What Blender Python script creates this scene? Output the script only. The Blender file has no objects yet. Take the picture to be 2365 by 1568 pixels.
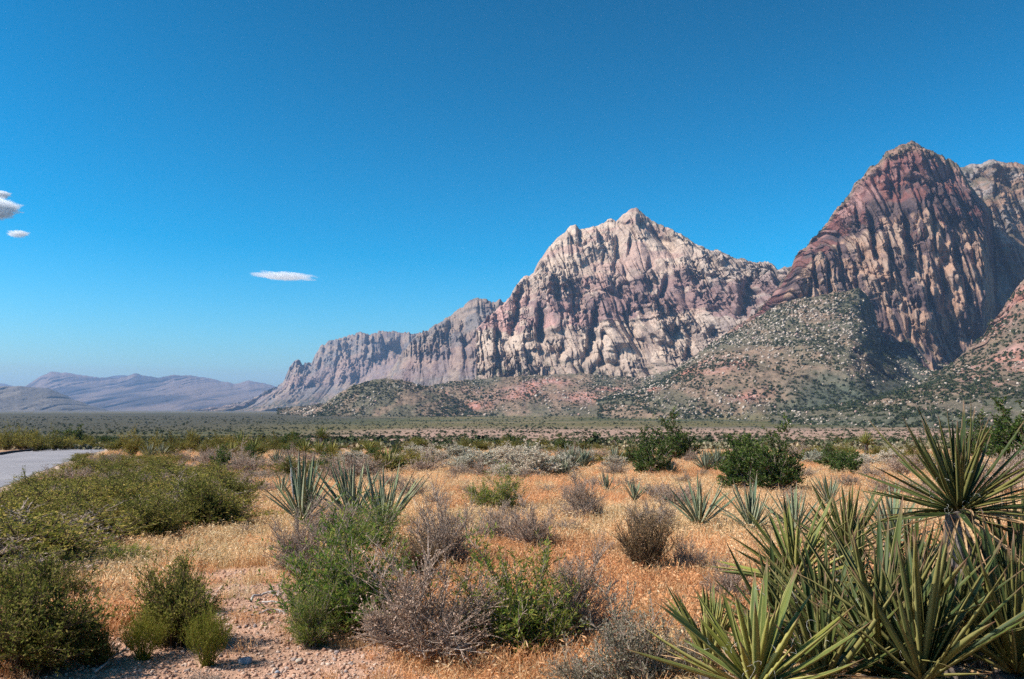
import bpy, math, random
import numpy as np
from mathutils import Vector, Matrix, Euler

# ------------------------------------------------------------------ camera, sky, sun, exposure
R = math.radians
scene = bpy.context.scene
# pixel frame used for measuring the photograph: 2364 x 1568
FPX = 2364 * 32 / 36.0
CX, CY, HZN = 1182.0, 784.0, 946.0
EYE = 1.65
PITCH = math.atan((HZN - CY) / FPX)
cam_d = bpy.data.cameras.new('camera')
cam_d.lens = 32; cam_d.sensor_width = 36; cam_d.clip_start = 0.05; cam_d.clip_end = 120000
cam = bpy.data.objects.new('camera', cam_d)
scene.collection.objects.link(cam)
cam.location = (0, 0, EYE)
cam.rotation_euler = (R(90) + PITCH, 0, 0)
scene.camera = cam

SUN_EL, SUN_AZ = R(45), R(-105)          # azimuth clockwise from +Y (view direction): from the left, a little behind
sun_to = Vector((math.sin(SUN_AZ) * math.cos(SUN_EL), math.cos(SUN_AZ) * math.cos(SUN_EL), math.sin(SUN_EL)))
world = bpy.data.worlds.new('World'); scene.world = world; world.use_nodes = True
wn = world.node_tree.nodes; wl = world.node_tree.links; wn.clear()
sky = wn.new('ShaderNodeTexSky'); sky.sky_type = 'NISHITA'; sky.sun_disc = False
sky.sun_elevation = SUN_EL; sky.sun_rotation = SUN_AZ
sky.altitude = 1100; sky.air_density = 1.0; sky.dust_density = 3.0; sky.ozone_density = 4.0
hsv = wn.new('ShaderNodeHueSaturation'); hsv.inputs['Hue'].default_value = 0.470
hsv.inputs['Saturation'].default_value = 1.2; hsv.inputs['Value'].default_value = 1.0
bg = wn.new('ShaderNodeBackground'); bg.inputs['Strength'].default_value = 0.142
wo = wn.new('ShaderNodeOutputWorld')
# film response of the whole sky: one even gamma, deeper blue overhead, pale at the horizon
sc1 = wn.new('ShaderNodeVectorMath'); sc1.operation = 'SCALE'; sc1.inputs['Scale'].default_value = 0.160
gm_ = wn.new('ShaderNodeGamma'); gm_.inputs['Gamma'].default_value = 1.95
sc2 = wn.new('ShaderNodeVectorMath'); sc2.operation = 'SCALE'; sc2.inputs['Scale'].default_value = 6.25
wl.new(sky.outputs[0], sc1.inputs[0]); wl.new(sc1.outputs[0], gm_.inputs[0]); wl.new(gm_.outputs[0], sc2.inputs[0])
wl.new(sc2.outputs[0], hsv.inputs['Color']); wl.new(hsv.outputs[0], bg.inputs['Color']); wl.new(bg.outputs[0], wo.inputs['Surface'])

sun_d = bpy.data.lights.new('sun', 'SUN'); sun_d.energy = 5.0; sun_d.angle = R(0.53); sun_d.color = (1.0, 0.93, 0.83)
sun = bpy.data.objects.new('sun', sun_d); scene.collection.objects.link(sun)
sun.rotation_euler = sun_to.to_track_quat('Z', 'Y').to_euler()
sun.location = (-20, -10, 40)

vs = scene.view_settings
vs.view_transform = 'Standard'; vs.look = 'None'; vs.gamma = 1.0; vs.exposure = 0.6; vs.use_curve_mapping = False
scene.cycles.max_bounces = 5; scene.cycles.diffuse_bounces = 2; scene.cycles.glossy_bounces = 1
scene.cycles.transparent_max_bounces = 4; scene.cycles.volume_bounces = 6
scene.cycles.use_denoising = False
scene.cycles.volume_step_rate = 2

rng = np.random.default_rng(7)
random.seed(7)

# ------------------------------------------------------------------ helpers
COL = scene.collection
def link(o):
    COL.objects.link(o); return o
def tag(o, label=None, cat=None, group=None, kind=None):
    if label: o['label'] = label
    if cat: o['category'] = cat
    if group: o['group'] = group
    if kind: o['kind'] = kind
    return o
def empty(name, loc=(0, 0, 0), rz=0.0, scale=None):
    o = bpy.data.objects.new(name, None); link(o)
    o.location = loc; o.rotation_euler = (0, 0, rz); o.empty_display_size = 0.1
    if scale is not None: o.scale = scale
    return o
def new_mesh(name, V, F, mat=None, smooth=False):
    me = bpy.data.meshes.new(name)
    V = np.asarray(V, dtype=np.float32)
    if isinstance(F, np.ndarray):
        n, k = F.shape
        me.vertices.add(len(V)); me.vertices.foreach_set('co', V.ravel())
        me.loops.add(n * k); me.loops.foreach_set('vertex_index', F.ravel().astype(np.int32))
        me.polygons.add(n); me.polygons.foreach_set('loop_start', np.arange(0, n * k, k, dtype=np.int32))
        me.polygons.foreach_set('loop_total', np.full(n, k, dtype=np.int32))
        me.update(calc_edges=True)
    else:
        me.from_pydata([tuple(v) for v in V], [], F); me.update()
    if smooth: me.polygons.foreach_set('use_smooth', np.ones(len(me.polygons), dtype=bool))
    if mat: me.materials.append(mat)
    return me
def obj(name, me, parent=None):
    o = bpy.data.objects.new(name, me); link(o)
    if parent: o.parent = parent
    return o
def set_col(me, C, name='Col'):
    a = me.color_attributes.new(name, 'FLOAT_COLOR', 'POINT')
    C4 = np.ones((len(C), 4), dtype=np.float32); C4[:, :3] = C
    a.data.foreach_set('color', C4.ravel())

def ray(px, py):
    a = (np.asarray(px, float) - CX) / FPX; b = (CY - np.asarray(py, float)) / FPX
    return a, math.cos(PITCH) - b * math.sin(PITCH), math.sin(PITCH) + b * math.cos(PITCH)
def at(px, py, Y):
    """world point seen at picture position px,py at forward distance Y"""
    dx, dy, dz = ray(px, py)
    s = np.asarray(Y, float) / dy
    return np.stack([dx * s, np.asarray(Y, float) + 0 * dx, EYE + dz * s], -1)

# --- value noise
def _h(ix, iy, iz, seed):
    h = (ix.astype(np.uint32) * np.uint32(374761393)) ^ (iy.astype(np.uint32) * np.uint32(668265263)) ^ (iz.astype(np.uint32) * np.uint32(2147483647 & 1274126177)) ^ np.uint32((seed * 2654435761) & 0xffffffff)
    h = (h ^ (h >> np.uint32(13))) * np.uint32(1274126177)
    h = (h ^ (h >> np.uint32(15))) * np.uint32(2246822519)
    h ^= h >> np.uint32(16)
    return h.astype(np.float64) / 4294967295.0
def noise2(x, y, seed=0):
    x = np.asarray(x, float); y = np.asarray(y, float) + 0 * x; x = x + 0 * y
    ix = np.floor(x).astype(np.int64); iy = np.floor(y).astype(np.int64)
    fx = x - ix; fy = y - iy
    fx = fx ** 3 * (fx * (fx * 6 - 15) + 10); fy = fy ** 3 * (fy * (fy * 6 - 15) + 10)
    z = np.zeros_like(ix)
    a = _h(ix, iy, z, seed); b = _h(ix + 1, iy, z, seed); c = _h(ix, iy + 1, z, seed); d = _h(ix + 1, iy + 1, z, seed)
    return ((a * (1 - fx) + b * fx) * (1 - fy) + (c * (1 - fx) + d * fx) * fy) * 2 - 1
def fbm(x, y, oct=4, seed=0, gain=0.5, lac=2.03):
    s = 0; a = 1.0; t = 0
    for o in range(oct):
        s = s + a * noise2(x, y, seed + o * 17); t += a
        x = np.asarray(x) * lac + 13.7; y = np.asarray(y) * lac - 7.1; a *= gain
    return s / t
def sstep(a, b, x):
    t = np.clip((np.asarray(x, float) - a) / (b - a), 0, 1); return t * t * (3 - 2 * t)
def mixc(A, B, t):
    return A * (1 - t[..., None]) + B * t[..., None]

# ------------------------------------------------------------------ materials
def mat(name):
    m = bpy.data.materials.new(name); m.use_nodes = True
    nt = m.node_tree; b = nt.nodes['Principled BSDF']
    b.inputs['Roughness'].default_value = 0.85
    b.inputs['Specular IOR Level'].default_value = 0.05
    return m, nt, b
def ramp(nt, fac, stops):
    r = nt.nodes.new('ShaderNodeValToRGB')
    e = r.color_ramp.elements
    while len(e) < len(stops): e.new(0.5)
    for k, (p, c) in enumerate(stops):
        e[k].position = p; e[k].color = (*c, 1)
    nt.links.new(fac, r.inputs[0]); return r.outputs[0]
def tnoise(nt, scale, detail=4, vec=None, rough=0.55):
    n = nt.nodes.new('ShaderNodeTexNoise'); n.inputs['Scale'].default_value = scale
    n.inputs['Detail'].default_value = detail; n.inputs['Roughness'].default_value = rough
    if vec is not None: nt.links.new(vec, n.inputs['Vector'])
    return n.outputs['Fac']
def mul(nt, a, b, fac=1.0, mode='MULTIPLY'):
    m = nt.nodes.new('ShaderNodeMix'); m.data_type = 'RGBA'; m.blend_type = mode; m.clamp_result = False
    m.inputs['Factor'].default_value = fac
    for s, v in ((m.inputs[6], a), (m.inputs[7], b)):
        if isinstance(v, tuple): s.default_value = (*v, 1)
        else: nt.links.new(v, s)
    return m.outputs[2]
def mixn(nt, fac, a, b):
    m = nt.nodes.new('ShaderNodeMix'); m.data_type = 'RGBA'
    nt.links.new(fac, m.inputs['Factor'])
    for s, v in ((m.inputs[6], a), (m.inputs[7], b)):
        if isinstance(v, tuple): s.default_value = (*v, 1)
        else: nt.links.new(v, s)
    return m.outputs[2]
def bump(nt, b, height, dist, strength=1.0):
    n = nt.nodes.new('ShaderNodeBump'); n.inputs['Distance'].default_value = dist; n.inputs['Strength'].default_value = strength
    nt.links.new(height, n.inputs['Height']); nt.links.new(n.outputs[0], b.inputs['Normal'])
def coords(nt, which='Object', scale=None):
    t = nt.nodes.new('ShaderNodeTexCoord'); o = t.outputs[which]
    if scale:
        mp = nt.nodes.new('ShaderNodeMapping'); mp.inputs['Scale'].default_value = scale
        nt.links.new(o, mp.inputs['Vector']); o = mp.outputs[0]
    return o
def attr_col(nt, name='Col'):
    a = nt.nodes.new('ShaderNodeAttribute'); a.attribute_name = name; return a.outputs['Color']

def rock_mat(name, s=1.0, streak=0.5):
    m, nt, b = mat(name)
    c = attr_col(nt)
    n1 = tnoise(nt, 0.02 * s, 6, coords(nt), 0.6)
    c = mul(nt, c, ramp(nt, n1, [(0.3, (0.72, 0.70, 0.70)), (0.5, (1, 1, 1)), (0.72, (1.18, 1.16, 1.12))]))
    n2 = tnoise(nt, 1.0, 5, coords(nt, 'Object', (0.06 * s, 0.06 * s, 0.009 * s)), 0.6)   # desert varnish running down the faces
    c = mul(nt, c, ramp(nt, n2, [(0.36, (0.50, 0.47, 0.48)), (0.52, (1, 1, 1))]), streak)
    nt.links.new(c, b.inputs['Base Color'])
    b.inputs['Roughness'].default_value = 0.95
    n3 = tnoise(nt, 1.0, 8, coords(nt, 'Object', (0.11 * s, 0.11 * s, 0.06 * s)), 0.72)
    bump(nt, b, n3, 6.0 / s, 1.0)
    return m
def soil_slope_mat(name):
    m, nt, b = mat(name)
    c = attr_col(nt)
    n1 = tnoise(nt, 0.05, 6, coords(nt), 0.7)
    c = mul(nt, c, ramp(nt, n1, [(0.35, (0.6, 0.62, 0.6)), (0.5, (1, 1, 1)), (0.68, (1.25, 1.2, 1.15))]))
    nt.links.new(c, b.inputs['Base Color']); b.inputs['Roughness'].default_value = 0.95
    bump(nt, b, tnoise(nt, 0.09, 6, coords(nt), 0.7), 5.0)
    return m
def leaf_mat(name, cols, trans=0.25, var=0.35, rough=0.75, spec=0.06):
    """cols: colours picked per leaf island; object random shifts the whole plant"""
    m, nt, b = mat(name)
    g = nt.nodes.new('ShaderNodeNewGeometry'); oi = nt.nodes.new('ShaderNodeObjectInfo')
    c = ramp(nt, g.outputs['Random Per Island'], [(k / max(1, len(cols) - 1), cc) for k, cc in enumerate(cols)])
    v = 1 - var / 2
    c = mul(nt, c, ramp(nt, oi.outputs['Random'], [(0, (v * 0.92, v, v)), (0.5, (1.0, 1.0, 1.0)), (1, (1 + var * 0.9, 1 + var * 0.55, 1 + var * 0.4))]))
    nt.links.new(c, b.inputs['Base Color'])
    b.inputs['Roughness'].default_value = rough; b.inputs['Specular IOR Level'].default_value = spec
    if trans > 0:
        t = nt.nodes.new('ShaderNodeBsdfTranslucent'); mx = nt.nodes.new('ShaderNodeMixShader'); mx.inputs[0].default_value = trans
        nt.links.new(c, t.inputs['Color'])
        nt.links.new(b.outputs[0], mx.inputs[1]); nt.links.new(t.outputs[0], mx.inputs[2])
        nt.links.new(mx.outputs[0], nt.nodes['Material Output'].inputs['Surface'])
    return m
def bark_mat(name, a, bb):
    m, nt, b = mat(name)
    c = ramp(nt, tnoise(nt, 30, 4, coords(nt)), [(0.3, a), (0.7, bb)])
    nt.links.new(c, b.inputs['Base Color']); return m

M = {}
M['rock'] = rock_mat('sandstone')
M['rock_far'] = rock_mat('sandstone_distant', 0.6, 0.35)
M['slope'] = soil_slope_mat('talus_soil')
M['creosote'] = leaf_mat('creosote_leaves', [(0.070, 0.088, 0.018), (0.155, 0.16, 0.028), (0.25, 0.235, 0.048), (0.40, 0.31, 0.10)], 0.45, 0.5)
M['green'] = leaf_mat('bright_green_leaves', [(0.060, 0.115, 0.020), (0.115, 0.185, 0.030), (0.21, 0.255, 0.045), (0.36, 0.31, 0.08)], 0.42)
M['dry'] = leaf_mat('dry_leaves', [(0.18, 0.12, 0.075), (0.29, 0.205, 0.145), (0.38, 0.285, 0.215), (0.50, 0.39, 0.30)], 0.25)
M['dry_brown'] = leaf_mat('brown_leaves', [(0.09, 0.065, 0.026), (0.16, 0.115, 0.05), (0.25, 0.17, 0.09), (0.34, 0.24, 0.15)], 0.15)
M['greygreen'] = leaf_mat('grey_green_leaves', [(0.13, 0.125, 0.07), (0.22, 0.20, 0.12), (0.33, 0.29, 0.20), (0.46, 0.39, 0.29)], 0.3)
M['pale'] = leaf_mat('pale_sage_leaves', [(0.36, 0.31, 0.22), (0.46, 0.41, 0.30), (0.55, 0.50, 0.38), (0.62, 0.56, 0.45)], 0.2, 0.2)
M['snake'] = leaf_mat('yellow_green_twigs', [(0.14, 0.17, 0.02), (0.24, 0.25, 0.035), (0.34, 0.32, 0.06), (0.26, 0.18, 0.06)], 0.4, 0.2)
M['juniper'] = leaf_mat('juniper_leaves', [(0.030, 0.058, 0.014), (0.055, 0.095, 0.020), (0.09, 0.13, 0.03), (0.14, 0.17, 0.045)], 0.25)
M['dark_scrub'] = leaf_mat('far_scrub_leaves', [(0.030, 0.042, 0.020), (0.045, 0.058, 0.026), (0.065, 0.075, 0.032)], 0.0, 0.5, 0.9)
M['bark_grey'] = bark_mat('grey_bark', (0.18, 0.13, 0.095), (0.44, 0.34, 0.27))
M['bark_brown'] = bark_mat('brown_bark', (0.06, 0.04, 0.025), (0.16, 0.11, 0.07))
M['deadwood'] = bark_mat('dead_wood', (0.22, 0.19, 0.17), (0.5, 0.46, 0.42))

def yucca_mat(name, body, edge, tip):
    m, nt, b = mat(name)
    t = nt.nodes.new('ShaderNodeTexCoord'); sx = nt.nodes.new('ShaderNodeSeparateXYZ'); nt.links.new(t.outputs['Object'], sx.inputs[0])
    oi = nt.nodes.new('ShaderNodeObjectInfo')
    n = tnoise(nt, 1.0, 3, coords(nt, 'Object', (2.5, 60, 60)))
    c = ramp(nt, n, [(0.3, tuple(x * 0.78 for x in body)), (0.7, tuple(x * 1.2 for x in body))])
    c = mul(nt, c, ramp(nt, oi.outputs['Random'], [(0, (0.7, 0.8, 0.85)), (0.5, (1, 1, 1)), (1, (1.4, 1.22, 0.9))]))
    w = nt.nodes.new('ShaderNodeAttribute'); w.attribute_name = 'edge'
    c = mixn(nt, w.outputs['Fac'], c, edge)
    tipf = ramp(nt, sx.outputs[0], [(0.84, (0, 0, 0)), (0.97, (1, 1, 1))])
    c = mixn(nt, tipf, c, tip)
    basef = ramp(nt, sx.outputs[0], [(0.0, (1, 1, 1)), (0.14, (0, 0, 0))])
    c = mixn(nt, basef, c, (0.30, 0.27, 0.12))
    nt.links.new(c, b.inputs['Base Color'])
    b.inputs['Roughness'].default_value = 0.5; b.inputs['Specular IOR Level'].default_value = 0.14
    bump(nt, b, n, 0.01, 0.3)
    return m
M['yucca'] = yucca_mat('yucca_leaf', (0.048, 0.066, 0.019), (0.23, 0.20, 0.07), (0.16, 0.085, 0.05))
M['yucca_yellow'] = yucca_mat('yellow_yucca_leaf', (0.110, 0.126, 0.030), (0.32, 0.28, 0.09), (0.16, 0.085, 0.05))
M['yucca_dark'] = yucca_mat('dark_yucca_leaf', (0.032, 0.048, 0.015), (0.18, 0.16, 0.05), (0.16, 0.085, 0.05))
M['yucca_grey'] = yucca_mat('grey_yucca_leaf', (0.13, 0.165, 0.095), (0.27, 0.27, 0.18), (0.16, 0.10, 0.07))
M['dead_leaf'] = bark_mat('dead_yucca_leaf', (0.20, 0.11, 0.05), (0.46, 0.31, 0.17))
M['thatch'] = bark_mat('grey_thatch', (0.045, 0.036, 0.030), (0.20, 0.165, 0.14))
M['fibre'] = mat('white_fibre')[0]; M['fibre'].node_tree.nodes['Principled BSDF'].inputs['Base Color'].default_value = (0.55, 0.52, 0.45, 1)

# ------------------------------------------------------------------ ground
DY = np.array([-6e4, -10, 0, 6, 20, 30, 40, 60, 100, 150, 300, 600, 1000, 2000, 3500, 6000, 12000, 2e5])
DZ = np.array([1.65, 1.65, 1.65, 1.65, 2.0, 2.25, 2.5, 3.05, 4.3, 6.0, 11.2, 18, 22, 21, 16, 14, 12, 12.])
def drop(y):
    return np.interp(y, DY, DZ)
def gz(x, y):
    x = np.asarray(x, float); y = np.asarray(y, float)
    z = EYE - drop(y)
    d = np.hypot(x, y)
    z = z + 0.05 * fbm(x * 0.45, y * 0.45, 3, 3) * sstep(1, 4, d) + 0.10 * fbm(x * 0.09, y * 0.09, 2, 5) * sstep(6, 15, d) * (1 - sstep(100, 200, d))
    z = z + 1.6 * fbm(x * 0.006, y * 0.006, 3, 8) * sstep(150, 500, d)
    z = z + 9 * sstep(1200, 2600, y) * sstep(-300, 1200, x)          # the fan climbs towards the right-hand cliffs
    return z
def ground_at(px, py):
    a, b, c = ray(px, py)
    lo, hi = 2.0, 4000.0
    for _ in range(60):
        mid = math.sqrt(lo * hi)
        if EYE + c / b * mid > gz(a / b * mid, mid): lo = mid
        else: hi = mid
    Y = math.sqrt(lo * hi); X = a / b * Y
    return np.array([float(X), Y, float(gz(X, Y))])

# road line first: the ground is lowered under it
def road_edges(t):
    """t = forward distance, gives x of left and right edge"""
    xr = -13.9 - (t - 24.8) * 0.400 + 0.0
    bend = np.maximum(0, t - 90); xr = xr - 0.010 * bend ** 2
    return xr - 6.6, xr
def road_mask(x, y):
    l, r = road_edges(y)
    return sstep(-1.0, 0.0, x - l) * (1 - sstep(0.0, 1.0, x - r)) * (y > -30) * (y < 200)

def gravel_mask(x, y):
    """bare pink gravel: the worn strip between the bushes at the left front"""
    pts = [(640, 1640, 1.2), (640, 1520, 1.0), (600, 1440, 1.1), (560, 1380, 1.1), (540, 1330, 0.7), (430, 1380, 0.5), (330, 1540, 1.3), (200, 1620, 1.0), (470, 1560, 1.0)]
    m = np.zeros_like(np.asarray(x, float))
    for px, py, r in pts:
        g = GRAVEL_C[(px, py)]
        m = np.maximum(m, 1 - sstep(0.40 * r, 1.15 * r, np.hypot(x - g[0], (y - g[1]) * 0.8) + 0.25 * fbm(x * 2, y * 2, 3, 21)))
    return m
GRAVEL_C = {k: ground_at(*k) for k in [(640, 1640), (640, 1520), (600, 1440), (560, 1380), (540, 1330), (430, 1380), (330, 1540), (200, 1620), (470, 1560)]}

rad = np.concatenate([np.array([0.0, 1.0]), np.geomspace(2.0, 60, 240), np.geomspace(61.5, 25000, 210)])
fine = np.linspace(-40, 40, 420); coarse = np.linspace(44, 316, 60)
ang = np.radians(np.concatenate([fine, coarse]))
Aa, Rr = np.meshgrid(ang, rad)
X = Rr * np.sin(Aa); Y = Rr * np.cos(Aa)
Z = gz(X, Y) - 0.12 * road_mask(X, Y)
nA, nR = len(ang), len(rad)
V = np.stack([X, Y, Z], -1).reshape(-1, 3)
ii, jj = np.meshgrid(np.arange(nR - 1), np.arange(nA), indexing='ij')
j2 = (jj + 1) % nA
F = np.stack([ii * nA + jj, (ii + 1) * nA + jj, (ii + 1) * nA + j2, ii * nA + j2], -1).reshape(-1, 4)[:, ::-1]
me = new_mesh('ground', V, F, None, True)
x, y = V[:, 0], V[:, 1]; dist = np.hypot(x, y)
litter = np.array([0.50, 0.255, 0.125]); straw = np.array([0.58, 0.37, 0.19]); gravel = np.array([0.47, 0.285, 0.195]); pink = np.array([0.30, 0.195, 0.145])
olive = np.array([0.115, 0.098, 0.044]); grn = np.array([0.080, 0.080, 0.034]); dark = np.array([0.05, 0.065, 0.045]); tan = np.array([0.18, 0.135, 0.082])
n = fbm(x * 0.25, y * 0.25, 4, 31) * 0.5 + 0.5
C = mixc(litter, straw, sstep(0.45, 0.65, n) * 0.6)
C = mixc(C, gravel, gravel_mask(x, y))
l_, r_ = road_edges(y)
C = mixc(C, gravel * 1.05, (1 - sstep(0.2, 2.2, np.maximum(l_ - x, x - r_))) * (y < 150) * (y > -40))
C = mixc(C, pink, sstep(60, 130, dist))
vy = np.log(np.maximum(y, 1.0))
band = fbm(x * 0.004, vy * 7, 4, 41)
f = sstep(850, 1250, y + 140 * fbm(x * 0.006, y * 0.004, 3, 44) - 0.10 * x * (x < 0) * -1)
green = mixc(olive, grn, sstep(-0.2, 0.3, band))
green = mixc(green, tan, 0.75 * sstep(0.15, 0.5, fbm(x * 0.002, vy * 12, 4, 47)))
green = mixc(green, dark, 0.85 * sstep(0.2, 0.42, fbm(x * 0.003, vy * 16, 4, 53)))
leftdark = sstep(-120, -500, x) * (1 - sstep(3000, 5000, y))
green = mixc(green, np.array([0.060, 0.054, 0.038]), 0.85 * leftdark)
C = mixc(C, green, np.clip(f + sstep(-60, -220, x) * sstep(110, 220, y), 0, 1))
C = mixc(C, np.array([0.11, 0.095, 0.075]), sstep(3500, 5500, y) * 0.9)
set_col(me, C)
m, nt, b = mat('desert_ground')
c = attr_col(nt)
c = mul(nt, c, ramp(nt, tnoise(nt, 9, 6, coords(nt), 0.7), [(0.32, (0.62, 0.6, 0.58)), (0.5, (1, 1, 1)), (0.68, (1.28, 1.25, 1.22))]))
c = mul(nt, c, ramp(nt, tnoise(nt, 0.12, 7, coords(nt), 0.75), [(0.36, (0.6, 0.63, 0.6)), (0.5, (1, 1, 1)), (0.66, (1.2, 1.18, 1.15))]))
nt.links.new(c, b.inputs['Base Color']); b.inputs['Roughness'].default_value = 0.95
bump(nt, b, tnoise(nt, 14, 6, coords(nt), 0.75), 0.03)
me.materials.append(m)
tag(obj('ground', me), 'dry orange desert ground running out to the green valley floor', kind='structure')

# ------------------------------------------------------------------ road
m, nt, b = mat('asphalt')
c = ramp(nt, tnoise(nt, 0.5, 5, coords(nt, 'Object', (1, 0.4, 1))), [(0.3, (0.21, 0.20, 0.21)), (0.7, (0.275, 0.26, 0.265))])
c = mul(nt, c, ramp(nt, tnoise(nt, 70, 3, coords(nt)), [(0.3, (0.8, 0.8, 0.8)), (0.7, (1.15, 1.15, 1.15))]))
nt.links.new(c, b.inputs['Base Color']); bump(nt, b, tnoise(nt, 90, 3, coords(nt)), 0.01)
M['asphalt'] = m
ts = np.concatenate([np.linspace(-12, 90, 90), np.linspace(92, 190, 40)])
def ribbon(name, fl, fr, lift, thick, material, kind='structure', label=None, parent=None):
    V = []; F = []
    for k, t in enumerate(ts):
        l, r = road_edges(t)
        xs = np.linspace(fl(l, r), fr(l, r), 7); zs = gz(xs, t) * 0 + np.mean(gz(np.array([l, r]), t)) + lift
        crown = 0.0
        for xx, zz in zip(xs, zs): V.append((xx, t, zz))
        for xx in (xs[-1], xs[0]): V.append((xx, t, zs[0] - thick))
    m_ = 9
    for k in range(len(ts) - 1):
        for q in range(m_):
            F.append((k * m_ + q, k * m_ + (q + 1) % m_, (k + 1) * m_ + (q + 1) % m_, (k + 1) * m_ + q))
    o = obj(name, new_mesh(name, V, F, material), parent)
    if kind: o['kind'] = kind
    if label: o['label'] = label
    return o
road = ribbon('road', lambda l, r: l, lambda l, r: r, 0.02, 0.3, M['asphalt'], label='grey asphalt road curving off at the left edge')
sh_m, nt, b = mat('gravel_shoulder'); c = ramp(nt, tnoise(nt, 6, 5, coords(nt), 0.7), [(0.3, (0.30, 0.21, 0.15)), (0.7, (0.50, 0.37, 0.27))]); nt.links.new(c, b.inputs['Base Color'])
ribbon('road_shoulder', lambda l, r: r + 0.002, lambda l, r: r + 0.95, 0.008, 0.3, sh_m, label='sandy shoulder along the near side of the road')
kerb_m, nt, b = mat('shadow_black_kerb'); b.inputs['Base Color'].default_value = (0.03, 0.03, 0.034, 1)  # near-black colour paints the kerb's edge shadow into the kerb itself
kb = ribbon('kerb', lambda l, r: l - 0.30, lambda l, r: l - 0.002, 0.17, 0.4, kerb_m, label='low asphalt kerb, shadow painted in black, along the far side of the road')

# ------------------------------------------------------------------ mountains
def proj_py(P):
    zz = P[..., 2] - EYE
    return CY - FPX * (-P[..., 1] * math.sin(PITCH) + zz * math.cos(PITCH)) / (P[..., 1] * math.cos(PITCH) + zz * math.sin(PITCH))
def interp_row(row, px):
    row = sorted(row); p = np.array(row, float)
    return np.interp(px, p[:, 0], p[:, 1]), np.interp(px, p[:, 0], p[:, 2])
def flute(x, z, w, stretch, seed):
    """rounded pillars parted by sharp vertical cracks, 0..1"""
    wx = x / w + 0.35 * fbm(x / (3 * w), z / (3 * w), 2, seed + 5)
    n = fbm(wx, z / (w * stretch), 2, seed, 0.4)
    return np.minimum(1, np.abs(n) * 2.4) ** 0.6
def slab(x, z, w, stretch, seed):
    """joint-bounded slabs standing proud or set back, -1..1"""
    u = x / w + 0.22 * fbm(x / w, z / (w * 2), 2, seed + 3); iu = np.floor(u)
    k = z / (w * stretch) + 3 * _h(iu.astype(np.int64), 0 * iu.astype(np.int64), 0 * iu.astype(np.int64), seed + 1) + 0.10 * fbm(x / (0.4 * w), z / w, 2, seed + 4)
    return _h(iu.astype(np.int64), np.floor(k).astype(np.int64), 0 * iu.astype(np.int64), seed) * 2 - 1
def loft(name, rows, nx, nvs, disp, color, material, back=600, jag=0.0, seed=1, label=None, px_range=None):
    """rows: foot ... crest, each a polyline of (px, py, distance); the back slope is added behind the crest"""
    p0 = min(r[0] for r in rows[-1]); p1 = max(r[0] for r in rows[-1])
    if px_range: p0, p1 = px_range
    px = np.linspace(p0, p1, nx)
    L = []
    for k, row in enumerate(rows):
        py, Yd = interp_row(row, px)
        if k == len(rows) - 1 and jag:
            py = py + jag * (fbm(px / 16, px * 0, 3, seed) + 0.7 * np.abs(fbm(px / 7, px * 0 + 3, 3, seed + 3)) + 0.5 * fbm(px / 3.2, px * 0 + 9, 2, seed + 4))
        L.append(at(px, py, Yd))
    L[0][:, 2] = gz(L[0][:, 0], L[0][:, 1]) - 8          # the foot runs in under the valley floor
    crest = L[-1]
    rows3 = [L[0]]; vv = [np.zeros(nx)]
    for k in range(len(L) - 1):
        n_ = nvs[k]
        for q in range(1, n_ + 1):
            t = q / n_
            rows3.append(L[k] * (1 - t) + L[k + 1] * t); vv.append(np.full(nx, (k + t) / (len(L) - 1)))
    nb = 14
    bk = crest.copy()
    dirn = crest[:, :2] / np.linalg.norm(crest[:, :2], axis=1)[:, None]
    for q in range(1, nb + 1):
        t = q / nb
        b_ = crest.copy(); b_[:, :2] += dirn * back * t
        b_[:, 2] = crest[:, 2] * (1 - t ** 0.8) + (-40) * t ** 0.8
        rows3.append(b_); vv.append(np.full(nx, 1 + t))
    P = np.array(rows3); vv = np.array(vv); PX = np.broadcast_to(px, vv.shape)
    dirs = P[..., :2] / np.linalg.norm(P[..., :2], axis=-1)[..., None]
    w = np.where(vv <= 1, 1.0, np.clip(1 - (vv - 1) * 1.5, 0, 1))
    PY = proj_py(P)
    d, dz = disp(P[..., 0], P[..., 1], P[..., 2], vv, PX, PY)
    d = d * w; dz = dz * w
    Q = P.copy(); Q[..., :2] -= dirs * d[..., None]; Q[..., 2] += dz
    nv = len(P)
    ii, jj = np.meshgrid(np.arange(nv - 1), np.arange(nx - 1), indexing='ij')
    F = np.stack([ii * nx + jj, ii * nx + jj + 1, (ii + 1) * nx + jj + 1, (ii + 1) * nx + jj], -1).reshape(-1, 4)
    me = new_mesh(name, Q.reshape(-1, 3), F, material, False)
    C = color(Q[..., 0], Q[..., 1], Q[..., 2], np.minimum(vv, 1.0), PX, d, PY)
    set_col(me, np.clip(C, 0.01, 0.9).reshape(-1, 3))
    o = obj(name, me); tag(o, label, kind='structure')
    return o, Q, vv, PX

cream = np.array([0.365, 0.268, 0.202]); creamb = np.array([0.435, 0.332, 0.252]); greyr = np.array([0.25, 0.21, 0.185]); purp = np.array([0.205, 0.122, 0.110])
pinkr = np.array([0.39, 0.215, 0.18]); redr = np.array([0.19, 0.075, 0.060]); varn = np.array([0.068, 0.046, 0.044]); tanr = np.array([0.33, 0.205, 0.138])
scrub = np.array([0.088, 0.078, 0.050]); soil = np.array([0.20, 0.138, 0.094]); redsoil = np.array([0.36, 0.155, 0.11])

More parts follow.
